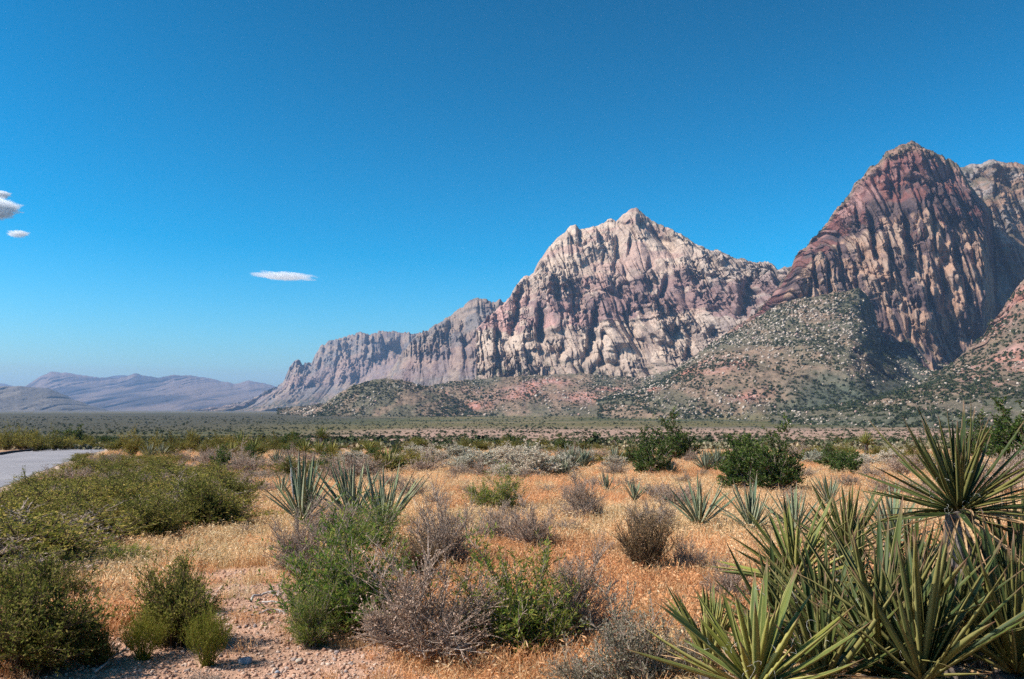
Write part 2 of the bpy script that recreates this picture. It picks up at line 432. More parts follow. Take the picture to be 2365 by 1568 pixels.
def cracks(x, z, w, stretch, width, seed):
    """thin joints, 1 in the joint and 0 between"""
    n = noise2(x / w + 0.25 * fbm(x / w, z / (2 * w), 2, seed + 5), z / (w * stretch), seed)
    return np.exp(-(n / width) ** 2)
def cliff_disp(big, mid, small, ledge, seed, sc=1.0, lean=0.18):
    def f(x, y, z, v, px, py):
        env = sstep(0.0, 0.12, v) * (1 - 0.7 * sstep(0.955, 1.0, v))
        xs = x + lean * z + 14 * sc * fbm(x / (150 * sc), z / (120 * sc), 3, seed + 71)
        rough = 0.35 + 1.3 * sstep(-0.25, 0.35, fbm(x / (170 * sc), z / (150 * sc), 3, seed + 73))      # some walls sheer, some broken
        rough2 = 0.25 + 1.5 * sstep(-0.2, 0.35, fbm(x / (90 * sc), z / (90 * sc), 3, seed + 75))
        d = big * flute(xs, z, 230 * sc, 2.6, seed) + 0.8 * mid * rough * flute(xs + 40, z, 84 * sc, 5.0, seed + 11)
        d = d + 0.45 * small * rough2 * flute(xs, z, 33 * sc, 6.0, seed + 23)
        d = d - 0.55 * mid * rough * cracks(xs, z, 66 * sc, 4.5, 0.10, seed + 31) - 0.75 * small * rough * cracks(xs + 0.1 * z, z, 30 * sc, 4.0, 0.13, seed + 33) - 0.5 * small * rough2 * cracks(xs, z, 15 * sc, 3.0, 0.2, seed + 35)
        zz = (z + 40 * fbm(x / 150, z / 160, 3, seed + 41)) / (70 * sc)
        fr = zz - np.floor(zz)
        d = d - ledge * rough * (sstep(0.7, 1.0, fr) - fr)
        zl = z + 14 * fbm(x / 260, z / 300, 3, seed + 91); lay = np.floor(zl / (11 * sc)); lay2 = np.floor(zl / (27 * sc) + 0.3)          # bedding ledges
        o_ = np.zeros(lay.shape, dtype=np.int64)
        d = d + small * 0.14 * rough2 * (_h(lay.astype(np.int64), o_, o_, seed + 93) * 2 - 1) + small * 0.2 * rough * (_h(lay2.astype(np.int64), np.floor(xs / (120 * sc)).astype(np.int64), o_, seed + 95) * 2 - 1)
        d = d + small * 0.22 * rough2 * fbm(x / 17, z / 15, 4, seed + 51)
        d = d + mid * 0.30 * rough * slab(xs, z, 52 * sc, 5.5, seed + 81) + small * 0.40 * rough2 * slab(xs, z, 21 * sc, 5.0, seed + 83)
        return d * env, 0.3 * small * rough2 * fbm(x / 20, z / 18, 3, seed + 61) * env
    return f
def gashes(d, px, py, z, x, L, seed, gain=1.0):
    """single deep clefts: (px0, py0, px1, py1, half width, depth)"""
    for k, (xa, ya, xb, yb, wd, dep) in enumerate(L):
        dep = dep * gain
        t = (py - ya) / (yb - ya)
        q = px - (xa + (xb - xa) * t) + 0.35 * wd * fbm(z / 30, x * 0 + k, 3, seed)
        e = 12 / abs(yb - ya)
        # sheer left lip (in shade), gentler right side
        prof = np.where(q < 0, np.exp(-(q / (0.45 * wd)) ** 2), np.exp(-(q / (1.1 * wd)) ** 2))
        d = d - dep * prof * sstep(-e, 2.5 * e, t) * (1 - sstep(1 - 2.5 * e, 1 + e, t))
    return d
def slope_disp(amp, gully, seed):
    def f(x, y, z, v, px, py):
        env = sstep(0.0, 0.15, v)
        d = amp * fbm(x / 140, z / 120, 4, seed) + gully * flute(x + 0.4 * y, z, 120, 6, seed + 9)
        d = d + 0.35 * amp * np.abs(fbm(x / 45, z / 30, 4, seed + 13)) + 5 * slab(x, z, 16, 1.2, seed + 17) * sstep(-0.1, 0.25, fbm(x / 80, z / 50, 3, seed + 19))
        return d * env, 4.0 * fbm(x / 14, y / 14, 4, seed + 3) * env
    return f

# --- farthest blue ranges
def flat_color(c1, c2, seed, s=400):
    def f(x, y, z, v, px, d, py):
        return mixc(c1, c2, sstep(-0.25, 0.3, fbm(x / s, z / (s * 0.4), 4, seed)))
    return f
far_c1 = np.array([0.055, 0.042, 0.04]); far_c2 = np.array([0.155, 0.11, 0.088])
def far_disp(amp, seed, s=500):
    def f(x, y, z, v, px, py):
        env = sstep(0, 0.2, v) * (1 - 0.6 * sstep(0.9, 1, v))
        return (amp * flute(x, z, s, 1.0, seed) + amp * 0.45 * flute(x - 0.2 * z, z, s * 0.35, 1.0, seed + 4) + amp * 0.4 * fbm(x / (0.5 * s), z / (0.25 * s), 4, seed + 8)) * env, 0 * x
    return f
loft('distant_range', [[(-200, 950, 18600), (700, 950, 18600)], [(-200, 882, 24000), (0, 884, 24000), (40, 894, 24000), (200, 880, 24000), (255, 869, 24000), (285, 866, 24000), (320, 874, 24000), (700, 905, 24000)]],
     120, [30], far_disp(300, 71, 900), flat_color(far_c1, far_c2, 72, 700), M['rock_far'], 2500, 1.0, 70, 'palest blue range, just showing behind the others at the left')
loft('far_range', [[(-200, 952, 12825), (250, 952, 12825), (700, 946, 12825)], [(-200, 920, 16200), (60, 915, 16200), (250, 908, 16200), (460, 905, 16200), (700, 915, 16200)],
     [(-200, 930, 19575), (-40, 915, 19575), (40, 896, 19575), (60, 890, 19575), (90, 870, 19575), (122, 858, 19575), (150, 861, 19575), (185, 866, 19575), (225, 871, 19575), (270, 873, 19575), (292, 868, 19575), (312, 861, 19575), (330, 867, 19575), (365, 873, 19575), (400, 866, 19575), (440, 867, 19575), (480, 873, 19575), (520, 882, 19575), (545, 886, 19575), (575, 879, 19575), (605, 885, 19575), (640, 893, 19575), (700, 905, 19575)]],
     260, [30, 45], far_disp(330, 81, 620), flat_color(far_c1, far_c2, 82), M['rock_far'], 2500, 1.6, 80, 'hazy blue mountain range on the horizon at the left')
loft('low_hill', [[(-250, 956, 8450), (260, 954, 8450)], [(-250, 900, 9880), (-60, 893, 9880), (0, 892, 9880), (40, 891, 9880), (80, 894, 9880), (115, 897, 9880), (140, 908, 9880), (170, 922, 9880), (205, 934, 9880), (260, 950, 9880)]],
     150, [40], far_disp(110, 91, 240), flat_color(np.array([0.10, 0.085, 0.07]), np.array([0.15, 0.125, 0.10]), 92, 200), M['rock_far'], 1500, 1.2, 90, 'low dark hill at the left edge below the blue range')

# --- left ridges
def ridge_color(seed):
    def f(x, y, z, v, px, d, py):
        n = fbm(x / 90, z / 60, 4, seed)
        c = mixc(cream * 0.66, greyr * 0.66, sstep(-0.15, 0.25, n))
        c = mixc(c, varn * 1.3, 0.55 * sstep(0.1, 0.45, fbm(x / 35, z / 140, 4, seed + 2)))
        b_ = sstep(0.45, 0.55, v + 0.12 * n) * (1 - sstep(0.66, 0.78, v + 0.12 * n))
        c = mixc(c, pinkr * 0.7, 0.28 * b_)
        low = 1 - sstep(0.16, 0.34, v + 0.10 * n)
        c = mixc(c, mixc(scrub, soil * 1.1, sstep(-0.1, 0.3, fbm(x / 30, z / 20, 4, seed + 6))), low)
        return c
    return f
loft('left_ridge', [[(430, 952, 8680), (1150, 950, 7285)], [(430, 951, 9765), (560, 938, 9765), (640, 905, 9765), (700, 895, 9610), (800, 885, 9300), (960, 872, 8835), (1150, 850, 8370)],
     [(430, 950, 10850), (560, 930, 10850), (600, 914, 10850), (640, 890, 10695), (656, 878, 10618), (664, 856, 10540), (674, 838, 10540), (684, 829, 10540), (692, 833, 10540), (698, 842, 10540), (704, 838, 10524), (712, 836, 10509), (718, 838, 10509), (726, 822, 10462), (740, 800, 10385), (760, 786, 10308), (784, 780, 10230), (805, 778, 10152), (830, 770, 10075), (862, 772, 9998), (880, 765, 9920), (915, 768, 9920), (960, 770, 9842), (1000, 772, 9765), (1150, 760, 9610)]],
     380, [45, 100], cliff_disp(300, 170, 62, 22, 101, 2.2), ridge_color(102), M['rock'], 1400, 4.5, 100, 'long bluish cliff ridge stepping down to the left of the peak')
loft('middle_ridge', [[(800, 950, 5375), (1330, 945, 4875)], [(800, 940, 6125), (900, 900, 6000), (930, 880, 5938), (1000, 868, 5875), (1150, 860, 5625), (1330, 850, 5375)],
     [(800, 935, 6875), (870, 900, 6812), (905, 850, 6750), (930, 815, 6688), (948, 790, 6625), (962, 772, 6625), (975, 766, 6625), (985, 765, 6562), (1000, 752, 6500), (1030, 736, 6500), (1050, 722, 6500), (1068, 708, 6438), (1085, 695, 6438), (1100, 689, 6375), (1115, 692, 6375), (1140, 697, 6375), (1170, 700, 6312), (1210, 690, 6250), (1330, 690, 6250)]],
     330, [45, 130], cliff_disp(190, 115, 46, 20, 111, 1.5), ridge_color(112), M['rock'], 1200, 4.0, 110, 'grey ridge with scrubby top between the far cliffs and the pale peak')

# --- central peak
def central_color(x, y, z, v, px, d, py):
    n = fbm(x / 110, z / 70, 4, 201); n2 = fbm(x / 28, z / 90, 4, 204)
    c = mixc(cream, creamb, sstep(-0.2, 0.2, n))
    c = mixc(c, np.array([0.36, 0.235, 0.185]), 0.85 * sstep(0.0, 0.22, fbm(x / 140, z / 50, 4, 207)) * sstep(300, 450, z))
    c = mixc(c, greyr * 1.05, 0.55 * sstep(1540, 1740, px + 60 * n))
    zb = z + 34 * n + 16 * n2 + 34 * np.sin((px - 1150) / 80.0)
    low = sstep(372, 382, zb); up = 1 - sstep(500, 610, zb + 60 * fbm(x / 50, z / 400, 3, 211))
    bandc = mixc(pinkr, purp, sstep(1300, 1420, px + 70 * n))
    bandc = mixc(bandc, purp, sstep(0.0, 0.25, n2))
    patch = sstep(-0.45, -0.15, fbm(x / 75, z / 55, 3, 214))
    c = mixc(c, bandc, low * up * (0.15 + 0.7 * patch))
    c = mixc(c, varn * 1.4, 0.4 * sstep(0.10, 0.35, fbm(x / 30, z / 150, 4, 217)) * (1 - sstep(560, 700, z)))
    foot = 1 - sstep(855, 815, py + 30 * n); foot = sstep(825, 870, py + 40 * n)
    c = mixc(c, mixc(scrub, cream * 0.85, sstep(-0.15, 0.1, fbm(x / 18, z / 16, 4, 219))), foot)
    top = sstep(0.95, 1.0, v) * sstep(1440, 1500, px)
    c = mixc(c, scrub * 1.2, 0.7 * top * sstep(-0.2, 0.2, fbm(x / 20, z / 20, 3, 221)))
    return c
def central_disp(x, y, z, v, px, py):
    base, dz = cliff_disp(80, 76, 38, 8, 231)(x, y, z, v, px, py)
    calm, dz2 = cliff_disp(60, 40, 13, 4, 231)(x, y, z, v, px, py)
    smooth = (1 - sstep(600, 660, py)) * (1 - sstep(1500, 1580, px)) * sstep(1230, 1270, px)        # the sheer pale upper wall is smoother
    d = base * (1 - smooth) + calm * smooth
    d = gashes(d, px, py, z, x, [(1250, 700, 1240, 800, 13, 130), (1333, 670, 1339, 736, 20, 95), (1376, 715, 1352, 835, 13, 120), (1434, 655, 1430, 702, 14, 80), (1540, 640, 1515, 722, 10, 85),
                                 (1498, 655, 1494, 690, 14, 60), (1614, 680, 1606, 725, 14, 60), (1722, 650, 1716, 745, 22, 130), (1655, 750, 1640, 800, 24, 90), (1335, 520, 1338, 576, 6, 60), (1456, 540, 1450, 596, 7, 50),
                                 (1303, 604, 1306, 642, 6, 34), (1322, 598, 1330, 640, 6, 34), (1378, 606, 1374, 640, 7, 30), (1208, 650, 1180, 780, 16, 120), (1226, 640, 1218, 720, 10, 70), (1396, 575, 1390, 625, 6, 30),
                                 (1426, 540, 1420, 620, 7, 40), (1500, 600, 1490, 650, 7, 40), (1290, 850, 1300, 790, 10, 60), (1395, 760, 1388, 840, 9, 60), (1460, 745, 1456, 800, 8, 50), (1560, 745, 1556, 800, 9, 60), (1590, 790, 1580, 850, 10, 50)], 233, 1.05)
    t = np.clip((px - 1470) / 95, 0, 1); line = 505 + 62 * t                                           # shaded gully running down right of the summit
    d = d - 95 * np.exp(-((py - line - 8) / 13) ** 2) * sstep(1466, 1480, px) * (1 - sstep(1550, 1580, px))
    return d, dz
central, CQ, Cv, Cp = loft('pale_peak', [[(1100, 945, 3300), (1900, 930, 3000)], [(1100, 900, 3930), (1180, 880, 3874), (1300, 872, 3740), (1450, 870, 3585), (1600, 840, 3430), (1900, 800, 3120)],
     [(1100, 800, 4230), (1180, 760, 4154), (1240, 740, 4082), (1450, 735, 3885), (1700, 720, 3660), (1900, 700, 3520)],
     [(1100, 760, 4580), (1140, 722, 4552), (1163, 703, 4516), (1175, 690, 4487), (1188, 668, 4468), (1200, 648, 4460), (1210, 636, 4453), (1222, 640, 4445), (1232, 632, 4438), (1240, 615, 4432), (1248, 600, 4426), (1262, 580, 4427), (1276, 562, 4427), (1290, 548, 4427), (1305, 538, 4426), (1316, 524, 4429), (1330, 521, 4419), (1338, 531, 4423), (1360, 528, 4418), (1380, 520, 4404), (1395, 516, 4404), (1403, 507, 4398), (1414, 506, 4390), (1422, 514, 4385), (1433, 502, 4387), (1440, 494, 4382), (1450, 490, 4375), (1458, 482, 4379), (1470, 483, 4371), (1484, 493, 4361), (1500, 506, 4350), (1520, 519, 4336), (1545, 532, 4299), (1580, 548, 4244), (1610, 565, 4203), (1640, 580, 4152), (1655, 578, 4142), (1680, 592, 4094), (1700, 600, 4060), (1720, 600, 4046), (1740, 609, 4012), (1760, 606, 3978), (1772, 606, 3960), (1785, 614, 3950), (1794, 626, 3944), (1812, 620, 3932), (1830, 622, 3919), (1900, 640, 3870)]],
     560, [50, 100, 190], central_disp, central_color, M['rock'], 1200, 2.6, 200, 'pale sandstone peak with a purple band across its middle')

# --- peak behind, far right
def back_color(x, y, z, v, px, d, py):
    n = fbm(x / 60, z / 50, 4, 301)
    c = mixc(tanr * 0.75, greyr, sstep(-0.1, 0.3, n))
    return mixc(c, scrub, 0.7 * sstep(0.05, 0.3, fbm(x / 25, z / 25, 4, 303)))
loft('back_cliff', [[(2080, 930, 2950), (2700, 930, 2950)], [(2080, 640, 3220), (2300, 640, 3230), (2340, 640, 3200), (2700, 640, 3150)],
     [(2080, 430, 3520), (2180, 404, 3500), (2212, 388, 3500), (2226, 386, 3480), (2240, 381, 3480), (2262, 382, 3470), (2275, 377, 3460), (2300, 375, 3450), (2320, 379, 3440), (2345, 380, 3430), (2364, 386, 3420), (2450, 405, 3400), (2600, 450, 3400), (2700, 520, 3400)]],
     300, [60, 190], cliff_disp(90, 55, 20, 12, 305, 0.8, 0.0), back_color, M['rock'], 900, 2.0, 300, 'brown cliff behind the red peak at the right edge')

# --- right red peak
def right_color(x, y, z, v, px, d, py):
    n = fbm(x / 70, z / 55, 4, 401); n2 = fbm(x / 14, z / 130, 4, 404)
    c = mixc(tanr, cream * 0.85, 0.6 * sstep(-0.2, 0.3, n))
    c = mixc(c, varn * 1.5, 0.9 * sstep(-0.08, 0.18, n2))
    b_ = v + 0.03 * n + 0.06 * n2 - 0.00012 * (px - 2000) * 0
    line = np.interp(px, [1800, 1880, 1960, 2040, 2120, 2300], [0.70, 0.70, 0.70, 0.70, 0.69, 0.68])
    varnf = sstep(line - 0.012, line + 0.02, b_)
    dk = mixc(varn * 1.25, redr * 0.85, sstep(-0.05, 0.3, fbm(x / 30, z / 90, 4, 407)))
    c = mixc(c, dk, 0.9 * varnf)
    redtop = sstep(line + 0.10, line + 0.19, b_ - 0.0006 * np.maximum(px - 2080, 0))
    c = mixc(c, mixc(redr, pinkr * 0.85, sstep(-0.1, 0.25, n2)), 0.8 * redtop)
    crest = sstep(0.92, 0.97, v + 0.02 * n)
    c = mixc(c, mixc(scrub * 1.3, tanr * 0.8, sstep(-0.1, 0.2, fbm(x / 14, z / 14, 3, 409))), 0.85 * crest)
    foot = 1 - sstep(0.16, 0.24, v + 0.03 * n)
    c = mixc(c, mixc(pinkr * 0.8, cream * 0.85, sstep(-0.1, 0.2, n)), foot * 0.7)
    return c
def right_disp(x, y, z, v, px, py):
    d, dz = cliff_disp(80, 46, 22, 5, 431, 0.75, -0.05)(x, y, z, v, px, py)
    d = d + 34 * (0.4 + sstep(-0.2, 0.3, fbm(x / 90, z / 120, 2, 439))) * flute(x, z, 36, 10, 437) * sstep(0.1, 0.3, v)
    d = gashes(d, px, py, z, x, [(2006, 505, 2022, 615, 9, 85), (2088, 500, 2104, 650, 16, 115), (2122, 560, 2128, 640, 10, 70), (2150, 470, 2160, 600, 7, 45), (2204, 560, 2212, 640, 11, 75), (2172, 615, 2182, 705, 9, 70),
                                 (1936, 560, 1944, 640, 7, 45), (1880, 590, 1884, 680, 8, 50), (1975, 470, 1985, 540, 7, 45), (2050, 540, 2060, 690, 6, 40), (2075, 400, 2080, 480, 6, 40), (2140, 640, 2146, 730, 7, 60), (2120, 690, 2124, 750, 7, 50), (2230, 640, 2236, 720, 9, 70), (2030, 400, 2032, 440, 7, 40), (1910, 600, 1916, 700, 6, 40)], 433)
    d = d - 260 * sstep(2268, 2296, px + 9 * fbm(z / 60, x * 0, 3, 435)) * (1 - sstep(0.9, 1.0, v))          # the flank turns away into a deep shaded gully
    return d, dz
rightp, RQ, Rv, Rp = loft('red_peak', [[(1640, 935, 2500), (2420, 935, 2500)], [(1640, 905, 2700), (1740, 850, 2700), (1800, 800, 2720), (1860, 770, 2720), (2000, 760, 2700), (2150, 800, 2680), (2290, 800, 2700), (2310, 830, 2750), (2420, 860, 2800)],
     [(1640, 870, 2950), (1700, 830, 2940), (1760, 770, 2930), (1800, 725, 2920), (1840, 660, 2900), (1900, 590, 2900), (2000, 560, 2880), (2100, 540, 2880), (2250, 560, 2880), (2285, 580, 2880), (2297, 640, 2900), (2305, 720, 2950), (2320, 790, 3000), (2420, 840, 3000)],
     [(1640, 800, 3150), (1700, 755, 3150), (1740, 728, 3150), (1780, 695, 3150), (1800, 660, 3150), (1815, 640, 3150), (1828, 620, 3150), (1838, 596, 3150), (1848, 580, 3150), (1862, 572, 3150), (1872, 556, 3150), (1886, 546, 3150), (1898, 528, 3150), (1912, 510, 3150), (1925, 492, 3150), (1940, 476, 3150), (1955, 460, 3150), (1965, 446, 3150), (1972, 430, 3150), (1985, 422, 3150), (2000, 404, 3150), (2012, 391, 3150), (2025, 382, 3150), (2036, 370, 3150), (2045, 357, 3150), (2060, 350, 3150), (2078, 344, 3150), (2092, 338, 3150), (2104, 331, 3150), (2116, 336, 3150), (2132, 345, 3150), (2150, 352, 3150), (2165, 361, 3150), (2185, 370, 3150), (2200, 380, 3150), (2213, 390, 3150), (2226, 412, 3150), (2240, 434, 3150), (2258, 455, 3150), (2276, 472, 3150), (2290, 488, 3150), (2297, 540, 3150), (2302, 640, 3150), (2310, 740, 3150), (2330, 800, 3150), (2420, 850, 3150)]],
     480, [40, 130, 220], right_disp, right_color, M['rock'], 900, 2.2, 400, 'tall red and tan cliff peak with dark vertical streaks')

# --- talus slopes in front of the cliffs
def talus_color(seed, reds, dk=None):
    def f(x, y, z, v, px, d, py):
        n = fbm(x / 60, z / 35, 4, seed); n2 = fbm(x / 9, z / 6, 3, seed + 2)
        c = mixc(soil, scrub * 1.25, sstep(-0.25, 0.2, n))
        c = mixc(c, scrub * 0.75, 0.5 * sstep(0.0, 0.3, n2))
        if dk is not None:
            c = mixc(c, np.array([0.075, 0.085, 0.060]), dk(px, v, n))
        for rp, rv, rw, rh in reds:
            g = np.exp(-((px - rp) / rw) ** 2 - ((v - rv) / rh) ** 2) * (0.55 + 1.6 * n)
            c = mixc(c, mixc(redsoil, pinkr * 1.05, sstep(-0.2, 0.2, n2)), np.clip(g, 0, 1) * 0.9)
        c = mixc(c, olive * 1.1, 1 - sstep(0.0, 0.10, v + 0.04 * n))
        return c
    return f
foot_o, FQ, Fv, Fp = loft('foot_slope', [[(640, 948, 2900), (900, 946, 2800), (1250, 950, 2450), (1700, 952, 2200), (1900, 950, 2200)], [(640, 945, 3400), (800, 925, 3350), (950, 900, 3300), (1050, 880, 3300), (1200, 868, 3250), (1330, 862, 3250), (1480, 872, 3200), (1560, 850, 3150), (1650, 815, 3050), (1900, 800, 3000)]],
     420, [110], slope_disp(40, 26, 501), talus_color(502, [(1190, 0.55, 70, 0.18), (1100, 0.35, 45, 0.16), (1050, 0.6, 40, 0.2), (1260, 0.75, 60, 0.15), (1340, 0.4, 60, 0.12), (1420, 0.62, 45, 0.05)]), M['slope'], 500, 2.0, 500, 'scrubby red-patched slope at the foot of the pale peak')
hill_o, HQ, Hv, Hp = loft('small_hill', [[(700, 952, 2500), (1150, 952, 2500)], [(700, 950, 2850), (745, 937, 2850), (775, 912, 2850), (810, 893, 2850), (845, 880, 2850), (870, 875, 2850), (900, 874, 2850), (935, 879, 2850), (970, 888, 2850), (1005, 900, 2850), (1040, 914, 2850), (1080, 932, 2850), (1150, 950, 2850)]],
     200, [70], slope_disp(26, 18, 511), talus_color(512, []), M['slope'], 400, 1.6, 510, 'rounded brush-dotted hill standing in front of the left cliffs')
tal_o, TQ, Tv, Tp = loft('talus_slope', [[(1380, 944, 2050), (1600, 948, 1850), (2000, 952, 1700), (2450, 952, 1700)], [(1380, 930, 2350), (1500, 905, 2250), (1650, 860, 2200), (1850, 800, 2150), (1960, 790, 2150), (2060, 830, 2150), (2150, 860, 2150), (2450, 850, 2150)],
     [(1380, 925, 2750), (1450, 905, 2750), (1520, 882, 2750), (1580, 840, 2720), (1640, 795, 2700), (1700, 762, 2680), (1760, 728, 2660), (1800, 706, 2650), (1850, 694, 2640), (1900, 686, 2630), (1950, 680, 2600), (1985, 671, 2600), (2005, 690, 2600), (2020, 722, 2600), (2032, 775, 2600), (2060, 797, 2600), (2095, 785, 2600), (2112, 800, 2600), (2140, 838, 2600), (2220, 850, 2600), (2450, 850, 2600)]],
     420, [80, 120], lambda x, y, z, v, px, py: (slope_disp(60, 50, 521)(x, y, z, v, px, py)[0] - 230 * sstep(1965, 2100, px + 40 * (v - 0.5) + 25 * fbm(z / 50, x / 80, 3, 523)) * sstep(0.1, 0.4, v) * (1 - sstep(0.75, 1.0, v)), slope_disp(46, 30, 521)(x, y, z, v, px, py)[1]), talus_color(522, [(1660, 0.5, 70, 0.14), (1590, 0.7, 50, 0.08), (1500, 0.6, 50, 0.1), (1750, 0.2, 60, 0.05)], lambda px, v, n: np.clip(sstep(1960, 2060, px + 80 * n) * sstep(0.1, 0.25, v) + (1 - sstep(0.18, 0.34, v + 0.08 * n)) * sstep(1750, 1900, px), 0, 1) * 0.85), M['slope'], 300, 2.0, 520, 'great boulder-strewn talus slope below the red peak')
rsl_o, SQ, Sv, Sp = loft('red_slope', [[(1780, 956, 1350), (2000, 985, 1150), (2700, 1010, 900)], [(1780, 955, 1600), (1900, 948, 1580), (2000, 930, 1550), (2100, 905, 1500), (2250, 880, 1450), (2364, 860, 1450), (2700, 820, 1450)],
     [(1780, 954, 1750), (1860, 950, 1750), (1930, 936, 1800), (2000, 925, 1850), (2060, 905, 1900), (2120, 888, 1950), (2170, 860, 2000), (2205, 838, 2000), (2230, 815, 2020), (2255, 790, 2050), (2275, 775, 2050), (2290, 745, 2050), (2310, 730, 2050), (2330, 700, 2050), (2350, 665, 2050), (2364, 650, 2050), (2450, 600, 2050), (2700, 560, 2050)]],
     330, [80, 130], lambda x, y, z, v, px, py: (slope_disp(30, 22, 531)(x, y, z, v, px, py)[0] + 60 * sstep(0.74, 0.9, v) * flute(x, z, 45, 2.5, 533), slope_disp(30, 22, 531)(x, y, z, v, px, py)[1]),
     talus_color(532, [(2330, 0.62, 60, 0.05), (2380, 0.55, 60, 0.05), (2230, 0.66, 40, 0.04), (2290, 0.42, 40, 0.03), (2240, 0.53, 40, 0.04), (2390, 0.92, 150, 0.14)], lambda px, v, n: 0.6 * (1 - sstep(0.15, 0.4, v + 0.1 * n))), M['slope'], 300, 2.0, 530, 'brushy red-soil slope coming down at the right')

# ------------------------------------------------------------------ haze
def box_mesh(name, x0, x1, y0, y1, z0, z1, material=None):
    V = [(x, y, z) for x in (x0, x1) for y in (y0, y1) for z in (z0, z1)]
    F = [(0, 1, 3, 2), (4, 6, 7, 5), (0, 4, 5, 1), (2, 3, 7, 6), (0, 2, 6, 4), (1, 5, 7, 3)]
    return new_mesh(name, V, F, material)
hm = bpy.data.materials.new('haze_air'); hm.use_nodes = True; nt = hm.node_tree; nt.nodes.clear()
pv = nt.nodes.new('ShaderNodeVolumePrincipled'); mo = nt.nodes.new('ShaderNodeOutputMaterial')
pv.inputs['Color'].default_value = (0.38, 0.62, 1.0, 1); pv.inputs['Density'].default_value = 2.5e-5
nt.links.new(pv.outputs[0], mo.inputs['Volume'])
tag(obj('haze', box_mesh('haze', -27000, 27000, -26000, 27500, -60, 990, hm)), 'thin blue haze lying over the valley', kind='stuff')

# ------------------------------------------------------------------ clouds
def ico(sub=2):
    import bmesh
    bm = bmesh.new(); bmesh.ops.create_icosphere(bm, subdivisions=sub, radius=1.0)
    V = np.array([v.co[:] for v in bm.verts]); F = np.array([[v.index for v in f.verts] for f in bm.faces]); bm.free()
    return V, F
def cloud_mat(name, dens, nscale, stretch, thr):
    m = bpy.data.materials.new(name); m.use_nodes = True; nt = m.node_tree; nt.nodes.clear()
    pv = nt.nodes.new('ShaderNodeVolumePrincipled'); mo = nt.nodes.new('ShaderNodeOutputMaterial')
    pv.inputs['Color'].default_value = (1, 1, 1, 1); pv.inputs['Anisotropy'].default_value = -0.3
    tc = nt.nodes.new('ShaderNodeTexCoord')
    ln = nt.nodes.new('ShaderNodeVectorMath'); ln.operation = 'LENGTH'; nt.links.new(tc.outputs['Object'], ln.inputs[0])
    fall = nt.nodes.new('ShaderNodeMapRange'); fall.inputs[1].default_value = 1.0; fall.inputs[2].default_value = 0.0
    nt.links.new(ln.outputs['Value'], fall.inputs[0])
    nz = tnoise(nt, nscale, 4, coords(nt, 'Object', stretch), 0.6)
    ad = nt.nodes.new('ShaderNodeMath'); ad.operation = 'ADD'; nt.links.new(fall.outputs[0], ad.inputs[0]); nt.links.new(nz, ad.inputs[1])
    mr = nt.nodes.new('ShaderNodeMapRange'); mr.inputs[1].default_value = thr; mr.inputs[2].default_value = thr + 0.55
    mr.inputs[3].default_value = 0; mr.inputs[4].default_value = dens
    nt.links.new(ad.outputs[0], mr.inputs[0]); nt.links.new(mr.outputs[0], pv.inputs['Density'])
    nt.links.new(pv.outputs[0], mo.inputs['Volume'])
    return m
iv, jf = ico(3)
def cloud(px, py, wpx, hpx, Y, label, dens, nscale, stretch, thr, tilt=0.0):
    p = at(px, py, Y); s = Y / FPX
    me = new_mesh('cloud', iv * (1 + 0.0), jf, cloud_mat('cloud_vapour', dens, nscale, stretch, thr))
    o = obj('cloud', me); o.location = p; o.scale = (wpx * s / 2, wpx * s / 2.6, hpx * s / 2); o.rotation_euler = (0, tilt, 0)
    tag(o, label, 'cloud', 'small white clouds')
    return o
cloud(-14, 480, 165, 74, 12000, 'white puffy cloud cut off by the left edge', 0.09, 2.6, (1, 1, 1.2), 0.80)
cloud(0, 449, 70, 28, 13500, 'small white cloud wisp above the puffy one at the left edge', 0.08, 2.6, (1, 1, 1), 0.80)
cloud(41, 540, 76, 24, 8500, 'tiny white wisp of cloud below the puffy one at the left', 0.06, 2.6, (1, 1, 0.7), 0.80)
cloud(655, 638, 230, 24, 12000, 'thin white streak of cloud above the left ridge', 0.03, 3.4, (1.2, 1, 0.45), 0.86, R(2.5))

# ------------------------------------------------------------------ plant geometry
def unit(v):
    return v / np.maximum(np.linalg.norm(v, axis=-1, keepdims=True), 1e-9)
def tubes(P, r, sides=3):
    """P (n,k,3) polylines, r (n,k) radii"""
    n, k, _ = P.shape
    T = np.gradient(P, axis=1); T = unit(T)
    ref = np.tile(np.array([0.31, 0.17, 0.93]), (n, k, 1))
    A = unit(np.cross(T, ref)); B = np.cross(T, A)
    a = np.arange(sides) * 2 * math.pi / sides
    V = P[:, :, None, :] + r[:, :, None, None] * (np.cos(a)[None, None, :, None] * A[:, :, None, :] + np.sin(a)[None, None, :, None] * B[:, :, None, :])
    base = (np.arange(n) * k * sides)[:, None, None]
    i = np.arange(k - 1)[None, :, None]; j = np.arange(sides)[None, None, :]; j2 = (j + 1) % sides
    F = np.stack(np.broadcast_arrays(base + i * sides + j, base + i * sides + j2, base + (i + 1) * sides + j2, base + (i + 1) * sides + j), -1).reshape(-1, 4)
    return V.reshape(-1, 3), F
def leaves(pos, d, l, w, rg):
    """small folded rhombic leaves"""
    n = len(pos)
    side = unit(np.cross(d, rg.normal(size=(n, 3)))); nrm = np.cross(d, side)
    l = l[:, None]; w = w[:, None]
    V = np.stack([pos, pos + d * l * 0.5 + side * w * 0.5 + nrm * w * 0.15, pos + d * l, pos + d * l * 0.5 - side * w * 0.5 + nrm * w * 0.15], 1).reshape(-1, 3)
    F = (np.arange(n) * 4)[:, None] + np.arange(4)[None, :]
    return V, F
